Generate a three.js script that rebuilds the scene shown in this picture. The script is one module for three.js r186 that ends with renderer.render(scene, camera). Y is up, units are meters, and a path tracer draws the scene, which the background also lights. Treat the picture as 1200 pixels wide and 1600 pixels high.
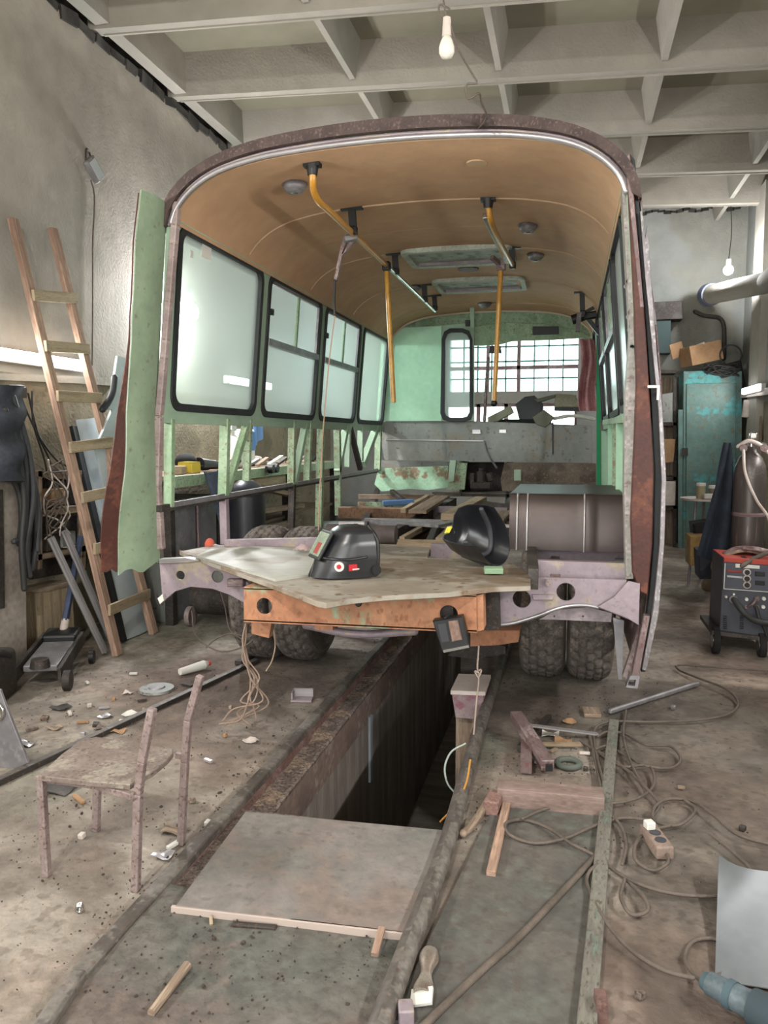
import * as THREE from 'three';
import { mergeGeometries } from 'three/addons/utils/BufferGeometryUtils.js';
import { RoundedBoxGeometry } from 'three/addons/geometries/RoundedBoxGeometry.js';
import { RectAreaLightUniformsLib } from 'three/addons/lights/RectAreaLightUniformsLib.js';

RectAreaLightUniformsLib.init();
const scene = new THREE.Scene();
const renderer = new THREE.WebGLRenderer({ antialias: true });
renderer.toneMapping = THREE.LinearToneMapping;
renderer.toneMappingExposure = 1.9;
renderer.shadowMap.enabled = true;
// ---------- camera: 1.5 m eye height, world -z runs along the pit and the bus ----------
const F = 1220, EYE = 1.5;
const TH = Math.atan(115 / F), PS = Math.atan(290 / F * Math.cos(TH));
const camera = new THREE.PerspectiveCamera(2 * Math.atan(800 / F) * 180 / Math.PI, 0.75, 0.05, 100);
camera.position.set(0, EYE, 0);
camera.rotation.set(-TH, PS, 0, 'YXZ');
scene.add(camera);
// ---------- overcast sky outside ----------
const SKY = new THREE.Color().setRGB(4.4, 4.5, 4.5);
scene.background = SKY;
// ---------- pixel to place ----------
const fw = new THREE.Vector3(-Math.sin(PS) * Math.cos(TH), -Math.sin(TH), -Math.cos(PS) * Math.cos(TH));
const rt = new THREE.Vector3(Math.cos(PS), 0, -Math.sin(PS));
const up = new THREE.Vector3().crossVectors(rt, fw);
const ray = (u, v) => fw.clone().addScaledVector(rt, (u - 600) / F).addScaledVector(up, (800 - v) / F);
const V = (x, y, z) => new THREE.Vector3(x, y, z);
const onY = (u, v, y = 0) => { const d = ray(u, v), t = (y - EYE) / d.y; return V(d.x * t, y, d.z * t); };
const onZ = (u, v, z) => { const d = ray(u, v), t = z / d.z; return V(d.x * t, EYE + d.y * t, z); };
const onX = (u, v, x) => { const d = ray(u, v), t = x / d.x; return V(x, EYE + d.y * t, d.z * t); };
const pix = p => { const q = p.clone().sub(V(0, EYE, 0)), w = q.dot(fw); return [600 + F * q.dot(rt) / w, 800 - F * q.dot(up) / w]; };
const onLineV = (p, q, v) => { let a = 0, b = 1; for (let i = 0; i < 40; i++) { const m = (a + b) / 2; if ((pix(p.clone().lerp(q, m))[1] - v) * (pix(p)[1] - v) > 0) a = m; else b = m; } return p.clone().lerp(q, (a + b) / 2); };
// ---------- seeded noise and textures ----------
let _s = 12345;
const rnd = (a = 0, b = 1) => { _s = (_s * 1664525 + 1013904223) >>> 0; return a + (b - a) * _s / 4294967296; };
const hash = (x, y, s) => { let h = (x * 374761393 + y * 668265263 + s * 974634777) | 0; h = Math.imul(h ^ (h >>> 13), 1274126177); return ((h ^ (h >>> 16)) >>> 0) / 4294967296; };
function vnoise(x, y, px, py, s) {
  const xi = Math.floor(x), yi = Math.floor(y); let fx = x - xi, fy = y - yi;
  fx = fx * fx * (3 - 2 * fx); fy = fy * fy * (3 - 2 * fy);
  const w = (a, p) => ((a % p) + p) % p;
  const a = hash(w(xi, px), w(yi, py), s), b = hash(w(xi + 1, px), w(yi, py), s), c = hash(w(xi, px), w(yi + 1, py), s), d = hash(w(xi + 1, px), w(yi + 1, py), s);
  return a + (b - a) * fx + (c - a) * fy + (a - b - c + d) * fx * fy;
}
function fbm(u, v, fx, fy, s, oct = 5) { let r = 0, a = 0.5; for (let o = 0; o < oct; o++) { r += a * vnoise(u * fx, v * fy, fx, fy, s + o * 7); fx *= 2; fy *= 2; a *= 0.5; } return r / (1 - a * 2 * 0.5 - 0) ; }
const sm = (a, b, x) => { const t = Math.min(1, Math.max(0, (x - a) / (b - a))); return t * t * (3 - 2 * t); };
const hex = h => { const c = parseInt(h.slice(1), 16); return [c >> 16, (c >> 8) & 255, c & 255]; };
let texCount = 0;
// A / B blend by coarse noise, C where a second noise passes ct, D specks; freq = [fx, fy] cells over the tile
function makeMaps(A, B, o, seed) {
  const n = o.n || 256, f = o.f || [4, 4], col = new Uint8Array(n * n * 4);
  const a = hex(A), b = hex(B), c = o.C && hex(o.C), d = o.D && hex(o.D);
  for (let j = 0; j < n; j++) for (let i = 0; i < n; i++) {
    const u = i / n, v = j / n;
    const fine = fbm(u, v, f[0] * 8, f[1] * 8, seed + 50, 4), jit = (fine - 0.5) * 0.22;
    const k = sm(0.3, 0.72, fbm(u, v, f[0], f[1], seed) + jit * 0.5);
    const p = [0, 1, 2].map(q => a[q] + (b[q] - a[q]) * k);
    const over = (c2, m) => { for (let q = 0; q < 3; q++) p[q] += (c2[q] - p[q]) * m; };
    if (c) over(c, (o.ck || 0.85) * sm((o.ct || 0.55) - 0.03, (o.ct || 0.55) + (o.cw || 0.1), fbm(u, v, (o.cf || f)[0], (o.cf || f)[1], seed + 100) + jit));
    if (d) over(d, (o.dk || 0.7) * sm((o.dt || 0.68) - 0.05, (o.dt || 0.68) + 0.1, fbm(u, v, f[0] * 9, f[1] * 9, seed + 200, 3) + jit * 0.5));
    const g = 1 + ((o.g === undefined ? 0.16 : o.g)) * (fine - 0.5) * 2;
    const at = (j * n + i) * 4;
    for (let q = 0; q < 3; q++) col[at + q] = Math.max(0, Math.min(255, p[q] * g));
    col[at + 3] = 255;
  }
  return tex(col, n, true, o.s || 1);
}
function tex(dta, n, srgb, s) { const t = new THREE.DataTexture(dta, n, n); t.wrapS = t.wrapT = THREE.RepeatWrapping; t.magFilter = THREE.LinearFilter; t.minFilter = THREE.LinearMipmapLinearFilter; t.generateMipmaps = true; if (srgb) t.colorSpace = THREE.SRGBColorSpace; t.repeat.set(1 / (Array.isArray(s) ? s[0] : s), 1 / (Array.isArray(s) ? s[1] : s)); t.needsUpdate = true; texCount++; return t; }
const BUMP = (() => { const n = 1024, d = new Uint8Array(n * n * 4); for (let j = 0; j < n; j++) for (let i = 0; i < n; i++) { const h = 0.45 * fbm(i / n, j / n, 9, 9, 901, 3) + 0.55 * fbm(i / n, j / n, 50, 50, 777, 4), q = Math.max(0, Math.min(255, (h - 0.15) * 360)), at = (j * n + i) * 4; d[at] = d[at + 1] = d[at + 2] = q; d[at + 3] = 255; } return tex(d, n, false, 0.8); })();
let matSeed = 1;
function mat(A, B, o = {}) {
  matSeed += 13;
  const P = { roughness: o.r === undefined ? 0.8 : o.r, metalness: o.m || 0 };
  if (o.sheen) { P.sheen = o.sheen; P.sheenRoughness = 0.8; }
  if (o.coat) { P.clearcoat = o.coat; P.clearcoatRoughness = 0.25; }
  if (o.vc) P.vertexColors = true;
  if (B) { P.map = makeMaps(A, B, o, matSeed); if (o.bump) { P.bumpMap = BUMP; P.bumpScale = o.bump; } } else P.color = new THREE.Color(A);
  P.side = THREE.DoubleSide;
  return new THREE.MeshPhysicalMaterial(P);
}
const flat = (c, r = 0.8, m = 0) => new THREE.MeshStandardMaterial({ color: c, roughness: r, metalness: m, side: THREE.DoubleSide });
// ---------- geometry builder; uv in metres, u along the long side ----------
function metreUV(g) {
  g = g.index ? g.toNonIndexed() : g;
  g.computeBoundingBox();
  const s = g.boundingBox.getSize(V(0, 0, 0)), p = g.attributes.position, n = p.count, uv = new Float32Array(n * 2), ex = [s.x, s.y, s.z];
  const a = V(0, 0, 0), b = V(0, 0, 0), c = V(0, 0, 0), ou = rnd(0, 3), ov = rnd(0, 3);
  for (let i = 0; i < n; i += 3) {
    a.fromBufferAttribute(p, i); b.fromBufferAttribute(p, i + 1); c.fromBufferAttribute(p, i + 2);
    const m = b.clone().sub(a).cross(c.clone().sub(a)), q = [Math.abs(m.x), Math.abs(m.y), Math.abs(m.z)];
    const k = q.indexOf(Math.max(...q)); let [i1, i2] = [0, 1, 2].filter(t => t !== k); if (ex[i2] > ex[i1] * 1.02) [i1, i2] = [i2, i1];
    for (let j = 0; j < 3; j++) { uv[(i + j) * 2] = p.getComponent(i + j, i1) + ou; uv[(i + j) * 2 + 1] = p.getComponent(i + j, i2) + ov; }
  }
  g.setAttribute('uv', new THREE.BufferAttribute(uv, 2));
  for (const k of Object.keys(g.attributes)) if (!['position', 'normal', 'uv'].includes(k)) g.deleteAttribute(k);
  return g;
}
const rotM = r => new THREE.Matrix4().makeRotationFromEuler(new THREE.Euler(...(r || [0, 0, 0]), 'YXZ'));
class B {
  constructor() { this.g = []; }
  add(g, m) { g = metreUV(g); if (m) g.applyMatrix4(m); this.g.push(g); return this; }
  raw(g, m) { g = g.index ? g.toNonIndexed() : g; if (m) g.applyMatrix4(m); this.g.push(g); return this; }
  box(x, y, z, w, h, d, rot, rad = 0) {
    const g = rad ? new RoundedBoxGeometry(w, h, d, 2, rad) : new THREE.BoxGeometry(w, h, d);
    return this.add(g, rotM(rot).setPosition(x, y, z));
  }
  bar(p, q, w, h, rad = 0, upv) {          // box from p to q; w across, h along upv
    const d = q.clone().sub(p), L = d.length(), x = d.normalize(); const U = (upv || (Math.abs(x.y) > 0.95 ? V(0, 0, 1) : V(0, 1, 0)));
    const z = x.clone().cross(U).normalize(), y = z.clone().cross(x).normalize();
    const g = rad ? new RoundedBoxGeometry(L, h, w, 2, rad) : new THREE.BoxGeometry(L, h, w);
    return this.add(g, new THREE.Matrix4().makeBasis(x, y, z).setPosition(p.clone().add(q).multiplyScalar(0.5)));
  }
  cyl(p, q, r1, r2 = r1, seg = 16, open = false) {
    const d = q.clone().sub(p), L = d.length();
    const m = new THREE.Matrix4().makeRotationFromQuaternion(new THREE.Quaternion().setFromUnitVectors(V(0, 1, 0), d.normalize())).setPosition(p.clone().add(q).multiplyScalar(0.5));
    return this.add(new THREE.CylinderGeometry(r2, r1, L, seg, 1, open), m);
  }
  tube(pts, r, n = 0, rad = 7, closed = false) {
    const c = new THREE.CatmullRomCurve3(pts, closed, 'centripetal'); const g = new THREE.TubeGeometry(c, n || pts.length * 5, r, rad, closed);
    this.raw(stripUV(g, c.getLength(), r * 6.28));
    if (!closed) for (const e of [0, 1]) this.raw(stripUV(new THREE.SphereGeometry(r, rad, 4).translate(...c.getPoint(e).toArray()), r, r));
    return this;
  }
  lathe(pts, m, seg = 24) { return this.raw(stripUV(new THREE.LatheGeometry(pts.map(p => new THREE.Vector2(p[0], p[1])), seg), 1, 1), m); }
  sph(x, y, z, r, sx = 1, sy = 1, sz = 1) { return this.add(new THREE.SphereGeometry(r, 16, 10).scale(sx, sy, sz), new THREE.Matrix4().makeTranslation(x, y, z)); }
  shape(pts, holes, depth, m, bev = 0) {   // 2-D outline extruded along +z
    const s = new THREE.Shape(pts.map(p => new THREE.Vector2(p[0], p[1])));
    for (const h of holes || []) s.holes.push(new THREE.Path(h.map(p => new THREE.Vector2(p[0], p[1]))));
    return this.add(new THREE.ExtrudeGeometry(s, { depth, bevelEnabled: bev > 0, bevelSize: bev, bevelThickness: bev, bevelOffset: -bev, bevelSegments: 1, curveSegments: 8 }), m);
  }
  plateZ(px, z, t, holes, bev = 0) {       // outline given as picture points, standing at depth z, thickness t going away
    const f = l => l.map(p => { const q = onZ(p[0], p[1], z); return [q.x, q.y]; });
    return this.shape(f(px), (holes || []).map(h => Array.isArray(h[0]) ? f(h) : (() => { const c = onZ(h[0], h[1], z), r = h[2] * Math.abs(c.z) / F; return ring(c.x, c.y, r); })()), t, new THREE.Matrix4().makeTranslation(0, 0, z - t), bev);
  }
  plateY(px, y, t, bev = 0) {              // outline as picture points on the level y, thickness t going down
    const pts = px.map(p => { const q = Array.isArray(p) ? onY(p[0], p[1], y) : p; return [q.x, -q.z]; });
    return this.shape(pts, null, t, new THREE.Matrix4().makeRotationX(-Math.PI / 2).setPosition(0, y - t, 0), bev);
  }
  plateX(px, x, t, holes) {                // outline as picture points on a plane x = const, thickness t going to -x
    const f = l => l.map(p => { const q = onX(p[0], p[1], x); return [-q.z, q.y]; });
    return this.shape(f(px), (holes || []).map(f), t, new THREE.Matrix4().makeBasis(V(0, 0, -1), V(0, 1, 0), V(1, 0, 0)).setPosition(x - t, 0, 0));
  }
  quadSheet(a, b, c, d, t, nu = 1, nv = 1, f) { // sheet through four corners a b (top) d c (bottom)
    return this.slab(nu, nv, (u, v) => { const p = a.clone().lerp(b, u).lerp(d.clone().lerp(c, u), v); if (f) f(p, u, v); return p; }, t, a.distanceTo(b), a.distanceTo(d));
  }
  slab(nu, nv, f, t, su = 1, sv = 1) {     // curved sheet with thickness t
    const P = [], N = [];
    for (let j = 0; j <= nv; j++) for (let i = 0; i <= nu; i++) P.push(f(i / nu, j / nv));
    const at = (i, j) => P[Math.max(0, Math.min(nv, j)) * (nu + 1) + Math.max(0, Math.min(nu, i))];
    for (let j = 0; j <= nv; j++) for (let i = 0; i <= nu; i++) N.push(at(i + 1, j).clone().sub(at(i - 1, j)).cross(at(i, j + 1).clone().sub(at(i, j - 1))).normalize());
    const pos = [], nor = [], uv = [];
    const put = (i, j, side, nn) => { const k = j * (nu + 1) + i, p = P[k].clone().addScaledVector(N[k], side * t / 2); pos.push(p.x, p.y, p.z); const m = nn || N[k].clone().multiplyScalar(side); nor.push(m.x, m.y, m.z); uv.push(i / nu * su, j / nv * sv); };
    for (let j = 0; j < nv; j++) for (let i = 0; i < nu; i++) {
      for (const [a, b] of [[0, 0], [1, 0], [1, 1], [0, 0], [1, 1], [0, 1]]) put(i + a, j + b, 1);
      for (const [a, b] of [[0, 0], [1, 1], [1, 0], [0, 0], [0, 1], [1, 1]]) put(i + a, j + b, -1);
    }
    const rim = (i0, j0, i1, j1) => { const a = P[j0 * (nu + 1) + i0], b = P[j1 * (nu + 1) + i1], n2 = b.clone().sub(a).cross(N[j0 * (nu + 1) + i0]).normalize(); for (const [i, j, s] of [[i0, j0, 1], [i0, j0, -1], [i1, j1, -1], [i0, j0, 1], [i1, j1, -1], [i1, j1, 1]]) put(i, j, s, n2); };
    for (let i = 0; i < nu; i++) { rim(i, 0, i + 1, 0); rim(i + 1, nv, i, nv); }
    for (let j = 0; j < nv; j++) { rim(0, j + 1, 0, j); rim(nu, j, nu, j + 1); }
    const g = new THREE.BufferGeometry(); g.setAttribute('position', new THREE.Float32BufferAttribute(pos, 3)); g.setAttribute('normal', new THREE.Float32BufferAttribute(nor, 3)); g.setAttribute('uv', new THREE.Float32BufferAttribute(uv, 2));
    this.g.push(g); return this;
  }
  mesh(name, m, parent = scene, ud) {
    const g = this.g.length > 1 ? mergeGeometries(this.g) : this.g[0];
    const o = new THREE.Mesh(g, m); o.name = parent === scene ? numbered(name) : name; o.castShadow = o.receiveShadow = true; if (ud) Object.assign(o.userData, ud); parent.add(o); return o;
  }
}
function stripUV(g, L, W) { g = g.index ? g.toNonIndexed() : g; const u = g.attributes.uv; for (let i = 0; i < u.count; i++) u.setXY(i, u.getX(i) * L, u.getY(i) * W); return g; }
const ring = (x, y, r, n = 20) => Array.from({ length: n }, (_, i) => [x + r * Math.cos(i / n * 6.2832), y + r * Math.sin(i / n * 6.2832)]);
const rrect = (x0, y0, x1, y1, r, n = 5) => { const o = []; for (const [cx, cy, a] of [[x1 - r, y1 - r, 0], [x0 + r, y1 - r, 1], [x0 + r, y0 + r, 2], [x1 - r, y0 + r, 3]]) for (let i = 0; i <= n; i++) { const t = (a + i / n) * Math.PI / 2; o.push([cx + r * Math.cos(t), cy + r * Math.sin(t)]); } return o; };
const used = {};
function numbered(n) { used[n] = (used[n] || 0) + 1; return used[n] === 1 ? n : n + '_' + String(used[n] - 1).padStart(3, '0'); }
const things = [];
function thing(name, label, category, group) { const o = new THREE.Group(); o.name = numbered(name); o.userData = { label, category }; if (group) o.userData.group = group; scene.add(o); things.push(o); return o; }
function one(b, name, m, label, category, group) { const o = b.mesh(name, m); o.userData = { label, category }; if (group) o.userData.group = group; things.push(o); return o; }
function struct(b, name, m, parent = scene) { const o = b.mesh(name, m, parent); if (parent === scene) o.userData.kind = 'structure'; return o; }
function settle() {                          // move each thing's origin to its base
  for (const o of things) {
    const bb = new THREE.Box3().setFromObject(o); if (bb.isEmpty()) continue;
    const c = V((bb.min.x + bb.max.x) / 2, bb.min.y, (bb.min.z + bb.max.z) / 2);
    if (o.isMesh) { o.geometry.translate(-c.x, -c.y, -c.z); } else for (const ch of o.children) ch.position.sub(c);
    o.position.add(c);
  }
}
// ---------- materials ----------
const M = {
  plaster: mat('#a79f93', '#989085', { s: 2.6, n: 512, f: [3, 3], C: '#8c867c', ct: 0.54, cw: 0.16, bump: 0.0025, g: 0.07, r: 0.95 }),
  plasterLow: mat('#978d78', '#857b68', { s: 2, n: 512, f: [3, 3], C: '#716957', ct: 0.56, cw: 0.16, D: '#5b5346', dt: 0.66, dk: 0.4, bump: 0.005, g: 0.1, r: 0.9 }),
  white: mat('#a39d92', '#989287', { s: 3, n: 256, f: [3, 3], C: '#8f8d82', ct: 0.56, cw: 0.2, bump: 0.003, g: 0.05, r: 0.95 }),
  slab: mat('#86826f', '#7c7866', { s: 3, n: 128, f: [3, 3], g: 0.05, r: 0.95 }),
  mint: mat('#b4dfc0', '#abd6b7', { s: 0.9, n: 128, f: [3, 3], r: 0.5, g: 0.04 }),
  backwall: mat('#949590', '#868782', { s: 3, n: 512, f: [3, 3], C: '#858379', ct: 0.54, cw: 0.1, bump: 0.006, g: 0.08, r: 0.95 }),
  crack: mat('#46433f', '#2e2b28', { s: 0.5, r: 1 }),
  floor: mat('#978f86', '#857c73', { s: 1.7, n: 1024, f: [5, 5], C: '#6f665e', ct: 0.57, cw: 0.14, D: '#5b5047', dt: 0.64, dk: 0.4, bump: 0.005, g: 0.2, r: 0.92, vc: true }),
  plate: mat('#80796b', '#6f7464', { s: 1.2, n: 512, f: [4, 4], C: '#5f7162', ct: 0.52, cw: 0.1, D: '#6b4f44', dt: 0.62, bump: 0.004, g: 0.16, r: 0.85, vc: true }),
  pitwall: mat('#8f867d', '#7f766e', { s: [0.5, 1.8], n: 256, f: [6, 3], C: '#756c64', ct: 0.54, cw: 0.1, g: 0.15, bump: 0.004, r: 0.9 }),
  curb: mat('#7a675e', '#665650', { s: 0.8, n: 256, C: '#8b817a', ct: 0.58, bump: 0.004, r: 0.9 }),
  dirt: mat('#776860', '#5d514b', { s: 0.35, n: 256, f: [5, 5], C: '#83705f', ct: 0.56, D: '#2e2521', dt: 0.62, bump: 0.012, g: 0.35, r: 1 }),
  rail: mat('#6c6661', '#5b5550', { s: 0.5, n: 256, f: [4, 4], C: '#7f7972', ct: 0.56, D: '#6b5348', dt: 0.64, dk: 0.5, bump: 0.002, r: 0.55, m: 0.35 }),
  railface: mat('#7d645e', '#684e48', { s: [0.5, 0.2], n: 256, f: [6, 2], D: '#4d3630', dt: 0.6, bump: 0.004, r: 0.85 }),
  steel: mat('#8d8a8d', '#7b787b', { s: 0.6, n: 256, C: '#9b9899', ct: 0.56, cw: 0.15, r: 0.42, m: 0.35, g: 0.08, bump: 0.001 }),
  darksteel: mat('#4e4946', '#3d3835', { s: 0.4, n: 256, D: '#6b5343', dt: 0.62, r: 0.65, m: 0.4, bump: 0.002 }),
  alu: mat('#b5b1b2', '#a19d9e', { s: [0.8, 0.1], n: 128, f: [3, 6], r: 0.3, m: 0.5, g: 0.06 }),
  primer: mat('#988a91', '#87797f', { s: 0.7, n: 256, f: [4, 4], C: '#a0947f', ct: 0.62, D: '#6b5a58', dt: 0.68, dk: 0.35, r: 0.55, m: 0.2, g: 0.08, bump: 0.001 }),
  orange: mat('#b58463', '#a36f50', { s: 0.8, n: 512, f: [4, 3], C: '#85967a', ct: 0.59, cw: 0.1, D: '#8a5a40', dt: 0.62, bump: 0.002, g: 0.16, r: 0.7 }),
  rust: mat('#4b241a', '#401e16', { s: 0.5, n: 512, f: [4, 4], C: '#5f3524', ct: 0.6, cw: 0.16, D: '#8d6f64', dt: 0.76, dk: 0.25, bump: 0.002, g: 0.18, r: 0.6 }),
  oxide: mat('#81706f', '#6f5c5c', { s: 0.5, n: 256, f: [3, 6], C: '#9a8d8b', ct: 0.57, D: '#6b4038', dt: 0.63, bump: 0.002, g: 0.12, r: 0.6, m: 0.2 }),
  green: mat('#9db59d', '#93ac94', { s: 0.9, n: 256, f: [3, 3], r: 0.5, g: 0.05, coat: 0.15 }),
  greenworn: mat('#8fa888', '#7f9a79', { s: 0.7, n: 512, f: [4, 4], D: '#7a6a45', dt: 0.66, C: '#9ab092', ct: 0.58, bump: 0.001, r: 0.55, g: 0.1 }),
  greenrust: mat('#9bb092', '#8ea385', { s: 0.5, n: 512, f: [4, 4], C: '#84644e', ct: 0.57, cw: 0.12, D: '#5d4636', dt: 0.65, bump: 0.002, r: 0.65, g: 0.14 }),
  greypanel: mat('#8b8d88', '#7c7e7a', { s: 1.1, n: 512, f: [3, 3], C: '#7b7264', ct: 0.55, cw: 0.1, D: '#5f5a51', dt: 0.66, bump: 0.002, r: 0.5, m: 0.2, g: 0.07 }),
  lining: mat('#c39d7a', '#ba9472', { s: 1.5, n: 256, f: [3, 3], C: '#af896a', ct: 0.58, cw: 0.2, r: 0.75, g: 0.05, bump: 0.001 }),
  rubber: mat('#26282a', '#1c1d1f', { s: 0.4, n: 128, r: 0.6, g: 0.15 }),
  tyre: mat('#6b635d', '#564f4a', { s: 0.3, n: 256, f: [4, 4], C: '#7d7167', ct: 0.55, cw: 0.14, g: 0.3, bump: 0.003, r: 0.95 }),
  black: flat('#161718', 0.45), blackmat: flat('#1d1c1c', 0.9), darkgrey: flat('#38383c', 0.6), chrome: flat('#b5b4b0', 0.2, 0.9), whiteplastic: flat('#d3d1ca', 0.5),
  yellow: mat('#c8933a', '#b9842f', { s: 0.3, n: 128, f: [3, 3], D: '#8e6a33', dt: 0.68, r: 0.35, g: 0.06, coat: 0.4 }),
  wood: mat('#8d7a69', '#766454', { s: [1.2, 0.12], n: 256, f: [3, 5], C: '#9d8b78', ct: 0.58, D: '#57473a', dt: 0.68, bump: 0.002, g: 0.16, r: 0.85 }),
  woodpink: mat('#9e8270', '#8c7161', { s: [1.2, 0.12], n: 256, f: [3, 5], C: '#b3937d', ct: 0.58, D: '#75594a', dt: 0.66, bump: 0.002, g: 0.13, r: 0.85 }),
  woodlight: mat('#a6947a', '#8f7d66', { s: [1.0, 0.1], n: 256, f: [3, 5], D: '#6b5842', dt: 0.66, bump: 0.001, g: 0.15, r: 0.85 }),
  ply: mat('#9d968a', '#85796a', { s: 1.3, n: 512, f: [4, 3], C: '#6d5b49', ct: 0.56, cw: 0.12, D: '#5b4230', dt: 0.68, bump: 0.002, g: 0.12, r: 0.7 }),
  pvc: mat('#cbbfb6', '#b7a9a0', { s: 0.5, n: 128, r: 0.6, g: 0.06 }),
  brick: mat('#96786c', '#80635a', { s: 0.3, n: 256, f: [4, 4], D: '#5d4a43', dt: 0.65, bump: 0.004, g: 0.2, r: 0.95 }),
  cloth: mat('#3a3d46', '#2a2c33', { s: 0.4, n: 128, r: 0.95, g: 0.2 }),
  cardboard: mat('#a2805f', '#8f6f51', { s: 0.5, n: 128, f: [3, 3], r: 0.9, g: 0.08 }),
  paper: flat('#cfccc4', 0.8),
  turq: mat('#6d8d88', '#5a7772', { s: 0.9, n: 512, f: [3, 3], C: '#4fa0a3', ct: 0.62, cw: 0.06, D: '#76664e', dt: 0.64, bump: 0.002, r: 0.55, g: 0.1 }),
  cable: mat('#62574e', '#524840', { s: 0.3, n: 128, r: 0.7, g: 0.12 }),
  cableblack: flat('#2b2a29', 0.6),
  bluesheet: mat('#b3bcc0', '#a6afb3', { s: 1, n: 128, f: [3, 2], r: 0.45, m: 0.1, g: 0.04 }),
  cyl: mat('#5b5450', '#4b4542', { s: 0.5, n: 256, f: [3, 4], D: '#78685d', dt: 0.64, r: 0.38, m: 0.35, g: 0.1 }),
};
M.pane = new THREE.MeshPhysicalMaterial({ color: '#eef8f5', transmission: 0.8, roughness: 0.3, thickness: 0, ior: 1.45 });
M.clear = new THREE.MeshPhysicalMaterial({ color: '#e2ece8', transmission: 1, roughness: 0.05, thickness: 0, ior: 1.45 });
M.block = new THREE.MeshPhysicalMaterial({ color: '#e6f6f4', transmission: 0.95, roughness: 0.12, thickness: 0, ior: 1.45 });
const glow = (c, k) => new THREE.MeshStandardMaterial({ color: '#ffffff', emissive: c, emissiveIntensity: k, roughness: 0.5 });

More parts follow.
